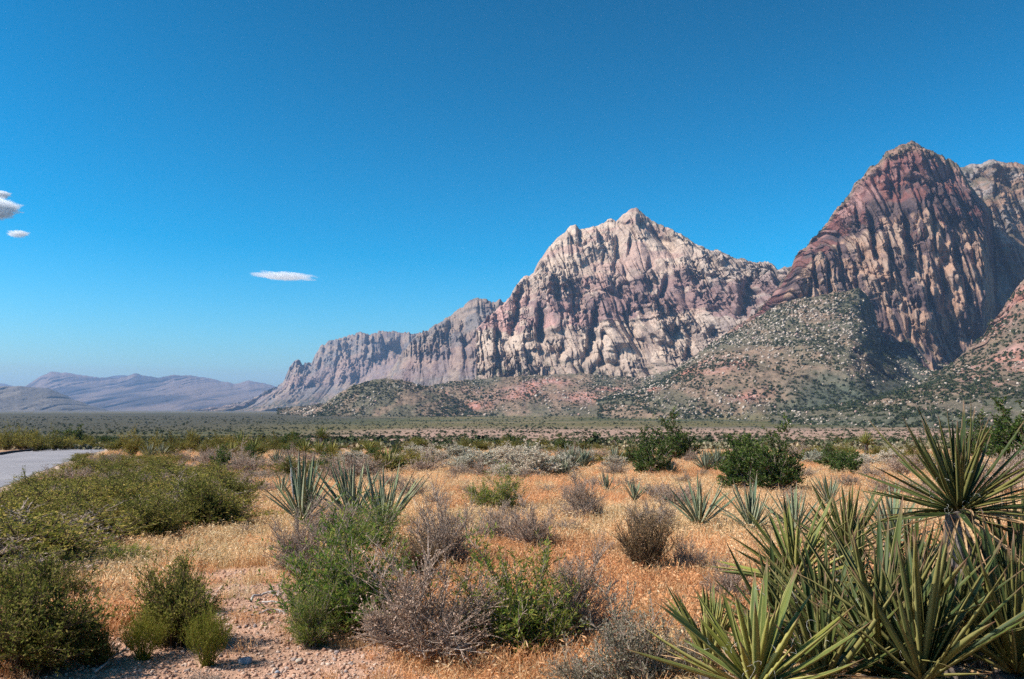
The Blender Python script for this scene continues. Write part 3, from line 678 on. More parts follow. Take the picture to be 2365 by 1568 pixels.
def shrub_geo(seed, stems=30, twigs=9, lpt=12, ll=0.03, lw=0.012, tmax=75, up=0.3, tl=0.2, sr=0.012, lob=0.25, shell=(0.7, 1.0), t0=0.35, straight=0.0, foot=0.05, fine=0.0022):
    rg = np.random.default_rng(seed)
    th = np.radians(tmax) * np.sqrt(rg.random(stems)); ph = rg.random(stems) * 2 * math.pi
    r = rg.uniform(shell[0], shell[1], stems) * np.where(rg.random(stems) < 0.12, 1.22, 1.0) * (1 + lob * noise2(np.cos(ph) * 1.6 + seed, np.sin(ph) * 1.6 + th * 1.5, seed))
    Tg = np.stack([0.5 * np.sin(th) * np.cos(ph) * r, 0.5 * np.sin(th) * np.sin(ph) * r, (0.25 + 0.75 * np.cos(th)) * r], -1)
    b0 = np.stack([rg.normal(size=stems) * foot, rg.normal(size=stems) * foot, np.full(stems, -0.03)], -1)
    k = 5; t = np.linspace(0, 1, k)[None, :, None]
    e = 1.35 - 0.35 * straight
    P = b0[:, None, :] + (Tg - b0)[:, None, :] * np.concatenate([t ** e, t ** e, t ** (0.85 + 0.15 * straight)], -1)
    P[:, 1:-1] += rg.normal(size=(stems, k - 2, 3)) * 0.018
    rr = sr * (1 - 0.75 * np.linspace(0, 1, k))[None, :] * rg.uniform(0.6, 1.3, stems)[:, None]
    bV, bF = tubes(P, rr)
    # twigs
    si = np.repeat(np.arange(stems), twigs); m = len(si)
    tt = t0 + (1 - t0) * rg.random(m) ** 0.8
    f = tt * (k - 1); i0 = np.minimum(f.astype(int), k - 2); ff = (f - i0)[:, None]
    o = P[si, i0] * (1 - ff) + P[si, i0 + 1] * ff
    tg = unit(P[si, i0 + 1] - P[si, i0])
    d = unit(0.55 * tg + 0.75 * unit(rg.normal(size=(m, 3))) + np.array([0, 0, up]))
    L = tl * rg.uniform(0.5, 1.25, m)
    q = np.linspace(0, 1, 3)[None, :, None]
    TP = o[:, None, :] + d[:, None, :] * L[:, None, None] * q + np.array([0, 0, 1.0]) * (0.12 * L[:, None, None]) * q ** 2 + rg.normal(size=(m, 3, 3)) * 0.008 * q
    tV, tF = tubes(TP, np.array([fine * 1.6, fine * 1.1, fine * 0.5])[None, :] * np.ones((m, 1)))
    bV2 = np.concatenate([bV, tV]); bF2 = np.concatenate([bF, tF + len(bV)])
    # leaves
    n = m * lpt
    if n:
        ti = np.repeat(np.arange(m), lpt); s = rg.uniform(0.1, 1.05, n); f = np.minimum(s * 2, 1.999); i0 = f.astype(int); ff = (f - i0)[:, None]
        pos = TP[ti, i0] * (1 - ff) + TP[ti, i0 + 1] * ff
        dd = unit(0.55 * d[ti] + 0.7 * unit(rg.normal(size=(n, 3))) + np.array([0, 0, 0.25]))
        lV, lF = leaves(pos, dd, ll * rg.uniform(0.6, 1.3, n), lw * rg.uniform(0.6, 1.3, n), rg)
    else:
        lV = np.zeros((0, 3)); lF = np.zeros((0, 4), int)
    return bV2, bF2, lV, lF

PROTO = {}
def proto(kind, variants, bark, leafm, **kw):
    L = []
    for v in range(variants):
        bV, bF, lV, lF = shrub_geo(hash_seed(kind) + v, **kw)
        L.append((new_mesh(kind + '_branches', bV, bF, M[bark]), new_mesh(kind + '_foliage', lV, lF, M[leafm])))
    PROTO[kind] = L
def hash_seed(s):
    return sum((i + 3) * ord(ch) for i, ch in enumerate(s)) % 100000
# near, detailed
proto('green_shrub', 3, 'bark_grey', 'green', stems=56, twigs=17, lpt=14, ll=0.055, lw=0.011, tmax=96, up=0.4, tl=0.24, sr=0.009, lob=0.5, shell=(0.5, 1.05), t0=0.18, foot=0.10, fine=0.0020)
proto('grey_shrub', 3, 'bark_grey', 'dry', stems=60, twigs=22, lpt=9, ll=0.022, lw=0.010, tmax=94, up=0.35, tl=0.20, sr=0.010, lob=0.4, fine=0.0026)
proto('brown_shrub', 2, 'bark_brown', 'dry_brown', stems=70, twigs=16, lpt=9, ll=0.028, lw=0.009, tmax=70, up=0.6, tl=0.22, sr=0.009, lob=0.25, straight=0.7, fine=0.0024)
proto('greygreen_shrub', 2, 'bark_grey', 'greygreen', stems=55, twigs=18, lpt=12, ll=0.026, lw=0.013, tmax=90, up=0.25, tl=0.2, sr=0.009, lob=0.4, fine=0.0024)
proto('creosote_near', 3, 'bark_brown', 'creosote', stems=70, twigs=20, lpt=14, ll=0.034, lw=0.014, tmax=97, up=0.35, tl=0.24, sr=0.008, lob=0.5, shell=(0.55, 1.05), t0=0.15, foot=0.10, fine=0.0020)
proto('snakeweed', 2, 'snake', 'snake', stems=150, twigs=6, lpt=4, ll=0.05, lw=0.007, tmax=70, up=1.0, tl=0.22, sr=0.005, lob=0.15, straight=1.0, t0=0.5, fine=0.0022)
# middle distance
proto('creosote_bush', 4, 'bark_brown', 'creosote', stems=40, twigs=12, lpt=12, ll=0.045, lw=0.019, tmax=94, up=0.5, tl=0.28, sr=0.009, lob=0.55, shell=(0.5, 1.08), t0=0.2, foot=0.10, fine=0.003)
proto('sage_bush', 3, 'bark_grey', 'pale', stems=70, twigs=13, lpt=14, ll=0.045, lw=0.018, tmax=92, up=0.45, tl=0.13, sr=0.009, lob=0.25, shell=(0.85, 1.0), t0=0.55, fine=0.003)
proto('bursage_bush', 3, 'bark_grey', 'dry', stems=42, twigs=12, lpt=8, ll=0.034, lw=0.014, tmax=84, up=0.4, tl=0.2, sr=0.010, lob=0.4, fine=0.0036)
proto('leafy_bush', 3, 'bark_grey', 'juniper', stems=36, twigs=15, lpt=22, ll=0.05, lw=0.022, tmax=92, up=0.35, tl=0.2, sr=0.014, lob=0.6, shell=(0.6, 1.0), t0=0.45, fine=0.003)

NAMES = {'green_shrub': 'green_shrub', 'grey_shrub': 'grey_shrub', 'brown_shrub': 'brown_shrub', 'greygreen_shrub': 'grey_green_shrub', 'creosote_near': 'creosote_bush',
         'snakeweed': 'snakeweed', 'creosote_bush': 'creosote_bush', 'sage_bush': 'sage_bush', 'bursage_bush': 'bursage_bush', 'leafy_bush': 'leafy_bush'}
cnt = {}
def place_shrub(kind, loc, w, h, label, group, rz=None, lean=0.0):
    k = cnt.get(kind, 0); cnt[kind] = k + 1
    bm_, fm_ = PROTO[kind][k % len(PROTO[kind])]
    root = empty(NAMES[kind], loc, random.uniform(0, 6.28) if rz is None else rz, (w, w, h))
    tag(root, label, 'bush', group)
    obj('branches', bm_, root); obj('foliage', fm_, root)
    return root
def shrub_px(kind, bx, by, wpx, hpx, label, group=None, **kw):
    g = ground_at(bx, by); s = g[1] / FPX
    # the base drawn in the picture is the near rim of the plant: its middle stands half a width further back
    w = wpx * s; h = hpx * s
    loc = (float(g[0]) * (1 + 0.25 * w / g[1]), float(g[1] + 0.25 * w), 0)
    loc = (loc[0], loc[1], float(gz(loc[0], loc[1])))
    return place_shrub(kind, loc, w, h * 1.05, label, group, **kw)

ORD = ['leftmost', 'second', 'third', 'fourth', 'fifth', 'sixth', 'seventh', 'eighth', 'ninth', 'tenth', 'eleventh', 'twelfth', 'thirteenth', 'fourteenth', 'fifteenth', 'sixteenth', 'seventeenth', 'eighteenth', 'nineteenth', 'twentieth',
       'twenty-first', 'twenty-second', 'twenty-third', 'twenty-fourth', 'twenty-fifth', 'twenty-sixth', 'twenty-seventh', 'twenty-eighth', 'twenty-ninth', 'thirtieth', 'thirty-first', 'thirty-second', 'thirty-third', 'thirty-fourth', 'thirty-fifth', 'thirty-sixth', 'thirty-seventh', 'thirty-eighth', 'thirty-ninth', 'fortieth']
ORD += ['forty-' + o_ for o_ in ('first', 'second', 'third', 'fourth', 'fifth', 'sixth', 'seventh', 'eighth', 'ninth')] + ['fiftieth']
def ordinal(roots, what):
    roots = sorted(roots, key=lambda o: o.location.x / max(o.location.y, 1))
    for k, o in enumerate(roots):
        if k == len(roots) - 1 and k > 0: w_ = 'rightmost'
        elif k == 0: w_ = 'leftmost'
        elif k < 50: w_ = ORD[k] + ' from the left'
        else: w_ = 'towards the right'
        o['label'] = what.format(w_)
# ------------------------------------------------------------------ foreground shrubs, one by one
G1 = 'shrubs in the middle of the foreground'
shrub_px('green_shrub', 800, 1480, 330, 250, 'large green shrub left of the twiggy brown one, front centre', G1)
shrub_px('green_shrub', 720, 1500, 120, 130, 'small green shrub at the gravel edge in front of the large green one', G1)
shrub_px('grey_shrub', 690, 1335, 155, 150, 'grey twiggy shrub below the left of the middle yuccas', G1)
shrub_px('grey_shrub', 785, 1262, 165, 95, 'low grey shrub between the two middle yuccas', G1)
shrub_px('green_shrub', 850, 1290, 200, 110, 'low yellowish green shrub just behind the large green one', G1)
shrub_px('grey_shrub', 985, 1550, 335, 255, 'large dead-looking grey brown shrub at front centre', G1)
shrub_px('grey_shrub', 1020, 1330, 160, 180, 'tall open grey shrub behind the large brown one', G1)
shrub_px('brown_shrub', 960, 1360, 150, 110, 'brown shrub squeezed between the green and the grey ones', G1)
shrub_px('green_shrub', 1200, 1528, 285, 232, 'bright green shrub right of front centre', G1)
shrub_px('grey_shrub', 1325, 1495, 185, 195, 'grey brown shrub touching the right of the bright green one', G1)
shrub_px('grey_shrub', 1150, 1265, 120, 95, 'grey shrub in the orange grass, left half of a pair', G1)
shrub_px('grey_shrub', 1225, 1280, 135, 115, 'dark-footed grey shrub in the orange grass, right half of a pair', G1)
shrub_px('green_shrub', 1145, 1185, 120, 85, 'small yellow-green shrub alone in the orange grass', G1)
shrub_px('grey_shrub', 1345, 1208, 115, 100, 'round grey shrub right of the small yellow-green one', G1)
shrub_px('brown_shrub', 1490, 1342, 165, 145, 'fan-shaped dark brown shrub in the grass near the big yuccas', G1)
shrub_px('grey_shrub', 1592, 1338, 85, 90, 'small open grey shrub right of the fan-shaped brown one', G1)
shrub_px('grey_shrub', 1500, 1240, 130, 80, 'pale grey twiggy shrub behind the fan-shaped brown one', G1)
shrub_px('greygreen_shrub', 1475, 1640, 230, 230, 'grey-green small-leaved shrub left of the near yucca', G1)
shrub_px('greygreen_shrub', 1340, 1640, 160, 120, 'grey-green shrub cut by the bottom edge, right of centre', G1)
shrub_px('greygreen_shrub', 1600, 1600, 150, 140, 'grey-green shrub tucked under the near yucca leaves', G1)
shrub_px('grey_shrub', 1690, 1420, 120, 110, 'brown-grey shrub behind the near yucca', G1)
GL = 'shrubs at the left front'
shrub_px('creosote_near', 70, 1580, 330, 265, 'big dark green bush filling the lower left corner', GL)
shrub_px('creosote_near', 95, 1420, 190, 125, 'green bush behind the big dark corner bush', GL)
shrub_px('creosote_near', 215, 1545, 110, 110, 'small green bush at the right foot of the corner bush', GL)
shrub_px('creosote_near', 400, 1505, 205, 195, 'open green bush on the gravel, lower left', GL)
shrub_px('creosote_near', 425, 1420, 75, 110, 'upright green sprig behind the open bush on the gravel', GL)
shrub_px('snakeweed', 330, 1532, 125, 100, 'yellow-green broom plant at the left foot of the open bush', GL)
shrub_px('snakeweed', 478, 1548, 130, 120, 'yellow-green broom plant at the right foot of the open bush', GL)
shrub_px('green_shrub', 275, 1322, 150, 65, 'low green shrub beside the grey dead branch', GL)
shrub_px('grey_shrub', 470, 1625, 120, 60, 'dry grey shrub cut by the bottom edge on the gravel', GL)

# thicket beside the road
def poly_in(px, py, poly):
    c = False; j = len(poly) - 1
    for i in range(len(poly)):
        xi, yi = poly[i]; xj, yj = poly[j]
        if (yi > py) != (yj > py) and px < (xj - xi) * (py - yi) / (yj - yi) + xi: c = not c
        j = i
    return c
def lim_h(lim):
    return (lim - HZN) / FPX
def fill(poly, n, kinds, wr, hr, mind, label, group, seed, skyline=None):
    rg = random.Random(seed); pts = []; roots = []; tries = 0
    x0 = min(p[0] for p in poly); x1 = max(p[0] for p in poly); y0 = min(p[1] for p in poly); y1 = max(p[1] for p in poly)
    W = [ground_at(*p) for p in poly]; P2 = [(w[0], w[1]) for w in W]
    ax0 = min(p[0] for p in P2); ax1 = max(p[0] for p in P2); ay0 = min(p[1] for p in P2); ay1 = max(p[1] for p in P2)
    while len(pts) < n and tries < 8000:
        tries += 1
        X_ = rg.uniform(ax0, ax1); u = rg.random(); Y_ = ay0 * (ay1 / ay0) ** u
        if not poly_in(X_, Y_, P2): continue
        md = mind * (0.55 + Y_ / 40)
        if any((X_ - a) ** 2 + (Y_ - b) ** 2 < md * md for a, b in pts): continue
        k = rg.choice(kinds); w = rg.uniform(*wr); h = rg.uniform(*hr)
        if skyline:
            zt = float(gz(X_, Y_)) - EYE
            top = HZN - (zt + h) / Y_ * FPX; lim = np.interp(CX + X_ / Y_ * FPX, *skyline)
            if top < lim:
                h2 = -lim_h(lim) * Y_ - zt
                if h2 < 0.28: continue
                w *= max(0.6, h2 / h); h = h2
        pts.append((X_, Y_))
        lab = label[k] if isinstance(label, dict) else label
        roots.append(place_shrub(k, (X_, Y_, float(gz(X_, Y_))), w, h, lab, group))
    return roots
GT = 'bushes of the thicket beside the road'
thick = {'creosote_bush': 'olive green bush in the dense thicket between road and gravel', 'creosote_near': 'olive green bush in the dense thicket between road and gravel',
         'bursage_bush': 'brownish dry bush in the green thicket by the road'}
TH = fill([(-140, 1240), (10, 1170), (150, 1110), (255, 1062), (400, 1075), (450, 1100), (560, 1130), (560, 1205), (430, 1238), (330, 1262), (190, 1280), (60, 1340), (-140, 1380)], 118,
     ['creosote_bush'] * 6 + ['bursage_bush', 'bursage_bush'], (0.8, 2.0), (0.30, 0.66), 0.54, thick, GT, 11, ([-300, 0, 60, 130, 240, 330, 600], [1250, 1136, 1116, 1090, 1048, 1040, 1040]))
ol = sorted([o for o in TH if o.name.startswith('creosote')], key=lambda o: o.location.y); n3 = len(ol) // 3 + 1
ordinal(ol[:n3], 'olive bush along the front of the roadside thicket, {}')
ordinal(ol[n3:2 * n3], 'olive bush in the middle of the roadside thicket, {}')
ordinal(ol[2 * n3:], 'olive bush along the back of the thicket by the road, {}')
ordinal([o for o in TH if o.name.startswith('bursage')], 'brownish dry bush in the green roadside thicket, {}')
shrub_px('creosote_near', 470, 1232, 190, 125, 'olive green bush at the right end of the roadside thicket', GT)
shrub_px('creosote_near', 350, 1262, 150, 110, 'olive green bush at the front of the roadside thicket above the dead branch', GT)
for (bx, by, w_, h_, lb) in [(95, 1138, 100, 42, 'dry grey brown bush at the road edge, left'), (262, 1132, 90, 45, 'reddish brown dry bush inside the thicket'), (320, 1118, 80, 40, 'brown dry bush right of the reddish one in the thicket'), (205, 1078, 45, 26, 'small reddish bush at the road edge'),
                             (425, 1102, 85, 38, 'dark grey dry bush at the right rim of the thicket'), (480, 1098, 80, 36, 'grey dry bush on orange ground right of the thicket'), (545, 1100, 70, 34, 'small grey dry bush on orange ground, middle left'), (600, 1090, 75, 32, 'grey dry bush left behind the middle yuccas'), (470, 1135, 75, 30, 'pale grey bush at the rim of the thicket')]:
    shrub_px('bursage_bush', bx, by, w_, h_, lb, 'dry bushes around the thicket')
for nm_, tx in (('edge', 0),):
    RW = []
    for t_ in np.linspace(24, 58, 12):
        _, r__ = road_edges(t_ + random.uniform(-1, 1)); X_ = r__ + random.uniform(0.3, 1.5); Y_ = t_
        RW.append(place_shrub('bursage_bush' if random.random() < 0.45 else 'creosote_bush', (X_, Y_, float(gz(X_, Y_))), random.uniform(0.7, 1.4), random.uniform(0.22, 0.40), None, 'low bushes along the road shoulder'))
    ordinal(RW, 'low ragged bush on the sandy road shoulder, {}')
GX = 'mixed scrub of the middle distance'
for poly_, n_x, where in (([(400, 1062), (640, 1048), (1000, 1050), (1010, 1100), (900, 1120), (640, 1120), (470, 1110)], 40, 'left of centre'), ([(1280, 1052), (1700, 1050), (2364, 1058), (2364, 1115), (2100, 1110), (1880, 1085), (1660, 1085), (1450, 1080), (1300, 1075)], 34, 'right of centre')):
    RW = fill(poly_, n_x, ['creosote_bush', 'creosote_bush', 'bursage_bush', 'bursage_bush', 'leafy_bush'], (0.8, 1.9), (0.4, 0.95), 0.9, '', GX, 31 + n_x)
    for kk_, tx in (('creosote', 'olive bush'), ('bursage', 'greyish dry bush'), ('leafy', 'dark leafy bush')):
        sub = [o for o in RW if o.name.startswith(kk_)]
        if sub: ordinal(sub, tx + ' in scrub beyond the grass ' + where + ', {}')
# row across the road
RW = [shrub_px('creosote_bush', bx + random.uniform(-8, 8), 1041 + random.uniform(-4, 3) - 0.012 * bx, random.uniform(36, 66), random.uniform(28, 50) if bx < 130 else random.uniform(18, 36), None, 'bushes across the road') for bx in np.linspace(-40, 215, 15)]
ordinal(RW, 'dark green bush in the row across the road, {}')
# skyline row left and middle
RW = [shrub_px('creosote_bush', 268 + i * 16.5 + random.uniform(-9, 9), random.uniform(1034, 1056), random.uniform(30, 62), random.uniform(22, 56) * (1.1 if i < 13 else 0.8), None, 'creosote row left of centre') for i in range(26)]
ordinal(RW, 'olive creosote bush in the row behind the thicket, {}')
RW = [shrub_px('creosote_bush', 700 + i * 31 + random.uniform(-15, 15), random.uniform(1034, 1050), random.uniform(28, 62), random.uniform(10, 28), None, 'low bush row behind the sage') for i in range(24)]
ordinal(RW, 'low olive bush in the far row behind the sage, {}')
RW = [shrub_px('creosote_bush', 1830 + i * 46 + random.uniform(-14, 14), random.uniform(1050, 1066), random.uniform(36, 64), random.uniform(16, 38), None, 'far bush row at the right') for i in range(12)]
ordinal(RW, 'olive bush in the far row right of the big dark bush, {}')
# sage and grey bushes, middle distance
RW = [shrub_px('sage_bush', bx, by, w_ * 1.15, h_ * 1.25, None, 'pale sage bushes in mid distance') for (bx, by, w_, h_) in [(815, 1078, 64, 30), (1000, 1072, 62, 26), (1060, 1068, 62, 28), (1095, 1092, 92, 42), (1140, 1075, 50, 24), (1165, 1085, 85, 40), (1205, 1072, 66, 34), (1225, 1104, 110, 50), (1290, 1098, 80, 34), (1160, 1110, 62, 30), (1330, 1075, 64, 28), (960, 1060, 60, 22), (910, 1070, 40, 18), (1420, 1085, 46, 24), (1880, 1075, 60, 24), (1990, 1080, 60, 24), (2060, 1075, 60, 28)]]
ordinal(RW, 'pale grey sage bush beyond the orange grass, {}')
RW = [shrub_px('bursage_bush', bx, by, w_ * 1.1, h_ * 1.1, None, 'dry bushes in mid distance') for (bx, by, w_, h_) in [(1115, 1105, 75, 34), (1060, 1104, 62, 32), (1420, 1105, 70, 30), (1040, 1115, 40, 22), (620, 1112, 70, 26), (670, 1095, 80, 30), (740, 1090, 90, 30), (780, 1100, 80, 26), (560, 1118, 60, 24), (700, 1125, 80, 30), (950, 1160, 70, 55), (1260, 1145, 60, 22), (1545, 1085, 60, 26), (1622, 1100, 26, 16), (1850, 1110, 70, 28), (2010, 1110, 70, 34), (2075, 1100, 24, 18), (2110, 1085, 60, 30), (1900, 1065, 60, 24), (1720, 1065, 60, 26), (1560, 1185, 110, 60), (1300, 1175, 40, 22), (2290, 1150, 150, 80), (2370, 1130, 140, 85), (2200, 1105, 90, 40), (1080, 1062, 50, 22), (1380, 1062, 60, 24), (860, 1120, 60, 24), (1010, 1180, 60, 40), (1240, 1060, 60, 20), (640, 1085, 60, 24), (1445, 1130, 60, 28), (1510, 1150, 70, 30), (1580, 1120, 50, 24), (1830, 1165, 60, 34), (1960, 1130, 60, 30), (2050, 1150, 80, 46), (2130, 1160, 90, 54), (1310, 1240, 60, 36), (1400, 1290, 60, 36), (1060, 1230, 70, 44), (560, 1245, 50, 30), (1215, 1110, 60, 26), (1365, 1130, 50, 24), (905, 1130, 60, 30), (1085, 1150, 50, 26), (480, 1075, 60, 26), (410, 1072, 60, 26)]]
ordinal(RW, 'grey brown dry bush in the mid-distance grass, {}')
GJ = 'dark leafy bushes of the mid distance'
shrub_px('leafy_bush', 1720, 1140, 140, 105, 'left half of the big dark green bush right of centre', GJ)
shrub_px('leafy_bush', 1800, 1142, 130, 110, 'right half of the big dark green bush right of centre', GJ)
shrub_px('leafy_bush', 1762, 1128, 150, 132, 'top of the big dark green bush right of centre', GJ)
shrub_px('leafy_bush', 1498, 1102, 92, 88, 'dark green bush with bare foot left of the big one', GJ)
shrub_px('leafy_bush', 1560, 1066, 116, 76, 'broad dark green bush behind the bare-footed one', GJ)
shrub_px('leafy_bush', 1955, 1098, 82, 58, 'rounded dark green bush right of the big one', GJ)
shrub_px('leafy_bush', 2350, 1072, 170, 120, 'dark green bush at the right edge behind the tall yucca', GJ)
shrub_px('leafy_bush', 2270, 1060, 110, 70, 'lower dark green bush just left of the right edge one', GJ)
shrub_px('leafy_bush', 660, 1040, 70, 46, 'dark green bush in the far row left of the yucca tree', GJ)
shrub_px('leafy_bush', 1180, 1032, 50, 26, 'small dark bush on the far row at centre', GJ)
shrub_px('leafy_bush', 1300, 1042, 46, 26, 'small dark green bush in the far row right of centre', GJ)
shrub_px('leafy_bush', 246, 1031, 44, 26, 'round dark bush at the far end of the road', GJ)
shrub_px('leafy_bush', 170, 1028, 60, 38, 'dark rounded bush across the road', GJ)

# ------------------------------------------------------------------ yuccas
def leaf_geo(curve=0.0, twist=0.0, wid=0.07, keel=0.25, fold=0.28, rings=8):
    xs = np.linspace(0, 1, rings) ** 0.9
    pr = np.interp(xs, [0, 0.12, 0.4, 0.7, 0.88, 1], [0.95, 0.80, 1.0, 0.74, 0.36, 0.03]) * wid / 2
    sec = np.array([(-1, fold), (-0.78, fold * 0.55), (0, -0.08), (0.78, fold * 0.55), (1, fold), (0, -0.08 - keel)])
    V = []; E = []
    for x, p in zip(xs, pr):
        a = twist * x
        for (u, z) in sec:
            yy = u * p; zz = z * p * 1.2
            V.append((x, yy * math.cos(a) - zz * math.sin(a), yy * math.sin(a) + zz * math.cos(a) + curve * x * x)); E.append(1.0 if abs(u) == 1 else 0.0)
    F = []
    n = len(sec)
    for i in range(rings - 1):
        for j in range(n):
            j2 = (j + 1) % n
            F.append((i * n + j, i * n + j2, (i + 1) * n + j2, (i + 1) * n + j)[::-1])
    F.append(tuple(range(n))); F.append(tuple(range((rings - 1) * n, rings * n))[::-1])
    return V, F, E
LEAF = {}
def leaf_mesh(mkey, variant, wid):
    key = (mkey, variant, wid)
    if key not in LEAF:
        curve, twist = [(0.0, 0.0), (0.06, 0.3), (-0.08, -0.2), (0.13, 0.0), (-0.16, 0.5), (-0.03, 0.9), (-0.34, 0.2)][variant]
        V, F, E = leaf_geo(curve, twist, wid)
        me = new_mesh('yucca_leaf', V, F, M[mkey])
        a = me.attributes.new('edge', 'FLOAT', 'POINT'); a.data.foreach_set('value', np.array(E, dtype=np.float32))
        me.polygons.foreach_set('use_smooth', np.ones(len(me.polygons), dtype=bool))
        LEAF[key] = me
    return LEAF[key]
def trunk_mesh(h, r0, r1, seed):
    rg = np.random.default_rng(seed); k, s = 9, 10
    V = []; F = []
    for i in range(k):
        z = -h + (h + 0.02) * i / (k - 1)
        for j in range(s):
            a = j * 2 * math.pi / s; r = (r0 + (r1 - r0) * i / (k - 1)) * (1 + 0.16 * rg.normal())
            V.append((r * math.cos(a), r * math.sin(a), z + 0.01 * rg.normal()))
    for i in range(k - 1):
        for j in range(s):
            F.append((i * s + j, i * s + (j + 1) % s, (i + 1) * s + (j + 1) % s, (i + 1) * s + j))
    F.append(tuple(range((k - 1) * s, k * s)))
    return new_mesh('yucca_trunk', V, F, M['thatch'])
def yucca(loc, L, n, e0, e1, mkey, label, group, seed, wid=0.085, dead=8, skirt=0, trunk=None, tilt=(0, 0), variants=(0, 0, 0, 1, 1, 2, 2, 3, 5, 6), az_bias=None):
    """rosette: each leaf an object; e0..e1 leaf elevation in degrees, outermost to innermost"""
    rg = random.Random(seed)
    root = empty('yucca', loc, 0); tag(root, label, 'yucca', group)
    zg = float(gz(loc[0], loc[1])); h = max(0.05, loc[2] - zg) + 0.05
    tr = obj('trunk', trunk_mesh(h, 0.10 * L / 0.6, 0.075 * L / 0.6, seed), root)
    Rt = Euler((tilt[0], tilt[1], 0)).to_matrix()
    def put(me, name, elev, az, l, r0):
        o = obj(name, me, root)
        q = Rt @ Euler((rg.uniform(-0.5, 0.5), -elev, az)).to_matrix()
        d = q @ Vector((1, 0, 0))
        o.location = d * r0 + Vector((0, 0, 0.02)); o.rotation_euler = q.to_euler(); o.scale = (l, l * rg.uniform(0.85, 1.2), l)
        return o
    for i in range(n):
        t = (i + 0.5) / n
        elev = R(e0 + (e1 - e0) * t ** 0.85 + rg.uniform(-13, 13))
        az = i * 2.39996 + rg.uniform(-0.3, 0.3)
        l = L * rg.uniform(0.62, 1.1) * (1 - 0.28 * max(0, t - 0.75) / 0.25)
        put(leaf_mesh(mkey, rg.choice(variants), wid), 'leaf', elev, az, l, 0.03 * L)
    for i in range(dead):
        o = put(leaf_mesh('dead_leaf', rg.choice((2, 4, 5)), wid * 0.75), 'dead_leaf', R(rg.uniform(-28, 14)), rg.uniform(0, 6.28), L * rg.uniform(0.6, 0.95), 0.05 * L)
    for i in range(skirt):
        az = rg.uniform(0, 6.28); zz = -rg.uniform(0.0, 0.6) * h
        o = obj('dead_leaf', leaf_mesh('dead_leaf' if rg.random() < 0.35 else 'thatch', rg.choice((2, 4, 0)), wid * 0.6), root)
        o.location = (0.06 * math.cos(az), 0.06 * math.sin(az), zz); o.rotation_euler = (rg.uniform(-0.5, 0.5), R(rg.uniform(48, 80)), az); l = L * rg.uniform(0.5, 0.85); o.scale = (l, l, l)
    return root
def yucca_px(px, py, Y, *a, **k):
    p = at(px, py, Y); return yucca((float(p[0]), float(p[1]), float(p[2])), *a, **k)
GY = 'big yuccas at the right front'
yucca_px(2215, 1190, 5.0, 0.62, 100, -16, 85, 'yucca_dark', 'tall single-stemmed yucca with shaggy dead skirt at the right', GY, 1, 0.052, 20, 120, tilt=(0.0, -0.05))
yucca_px(1745, 1605, 3.9, 0.56, 46, -2, 78, 'yucca_yellow', 'nearest yucca with broad yellow-green leaves at the bottom edge', GY, 2, 0.085, 9, 0, tilt=(0.1, 0.0))
yucca_px(2035, 1575, 4.3, 0.76, 78, 18, 88, 'yucca', 'upright dark green yucca in the middle of the right front clump', GY, 3, 0.052, 10, 10, tilt=(0.05, 0.1))
yucca_px(1838, 1350, 6.0, 0.60, 66, 2, 84, 'yucca_yellow', 'yellow-green yucca head left of the tall one, above the nearest', GY, 4, 0.06, 12, 30, tilt=(0.05, -0.1))
yucca_px(1955, 1285, 7.6, 0.62, 66, 15, 86, 'yucca', 'yucca behind the clump with leaves against the sandy field', GY, 5, 0.055, 12, 26)
yucca_px(2200, 1545, 4.7, 0.70, 72, 22, 86, 'yucca_dark', 'dark yucca under the tall one, lower right', GY, 6, 0.052, 12, 20)
yucca_px(2345, 1570, 4.2, 0.72, 64, 20, 86, 'yucca_dark', 'dark yucca in the lower right corner', GY, 7, 0.052, 10, 10)
yucca_px(2372, 1375, 5.6, 0.72, 60, 10, 84, 'yucca', 'yucca reaching in at the right edge below the tall head', GY, 8, 0.05, 10, 24)
yucca_px(1640, 1560, 5.1, 0.50, 40, 50, 90, 'yucca_yellow', 'row of short upright yellow-green leaves left behind the nearest yucca', GY, 9, 0.07, 2, 0)
yucca_px(2105, 1400, 6.2, 0.66, 64, 26, 88, 'yucca', 'upright yucca left behind the tall stem', GY, 10, 0.055, 12, 24)
yucca_px(2290, 1420, 6.4, 0.66, 60, 15, 84, 'yucca_dark', 'yucca right behind the tall stem', GY, 11, 0.055, 12, 24)
yucca_px(1905, 1480, 5.2, 0.62, 56, 22, 88, 'yucca', 'yucca wedged between the nearest one and the upright one', GY, 12, 0.05, 10, 16)
yucca_px(2060, 1260, 8.6, 0.60, 40, 20, 88, 'yucca_grey', 'greyish yucca far back in the right clump', GY, 13, 0.055, 8, 16)
yucca_px(1790, 1480, 5.6, 0.60, 40, 25, 88, 'yucca', 'yucca half hidden just behind the nearest one', GY, 14, 0.06, 8, 14)
yucca_px(2130, 1590, 4.0, 0.70, 46, 25, 86, 'yucca', 'yucca at the bottom edge between the upright and the dark one', GY, 15, 0.062, 10, 8)
yucca_px(2270, 1500, 5.3, 0.70, 46, 15, 86, 'yucca_dark', 'dark yucca at the foot of the tall shaggy stem', GY, 16, 0.058, 14, 20)
yucca_px(1985, 1420, 6.3, 0.62, 44, 25, 88, 'yucca', 'yucca with dead grey stem in the middle of the clump', GY, 17, 0.055, 14, 40)
yucca_px(2364, 1480, 4.9, 0.74, 46, 20, 86, 'yucca_dark', 'dark yucca at the right edge, below the reaching one', GY, 18, 0.058, 12, 14)
yucca_px(1900, 1600, 4.2, 0.60, 34, 15, 86, 'yucca', 'low yucca at the bottom edge right of the nearest one', GY, 19, 0.065, 12, 4)
GM = 'grey-green yuccas of the middle ground'
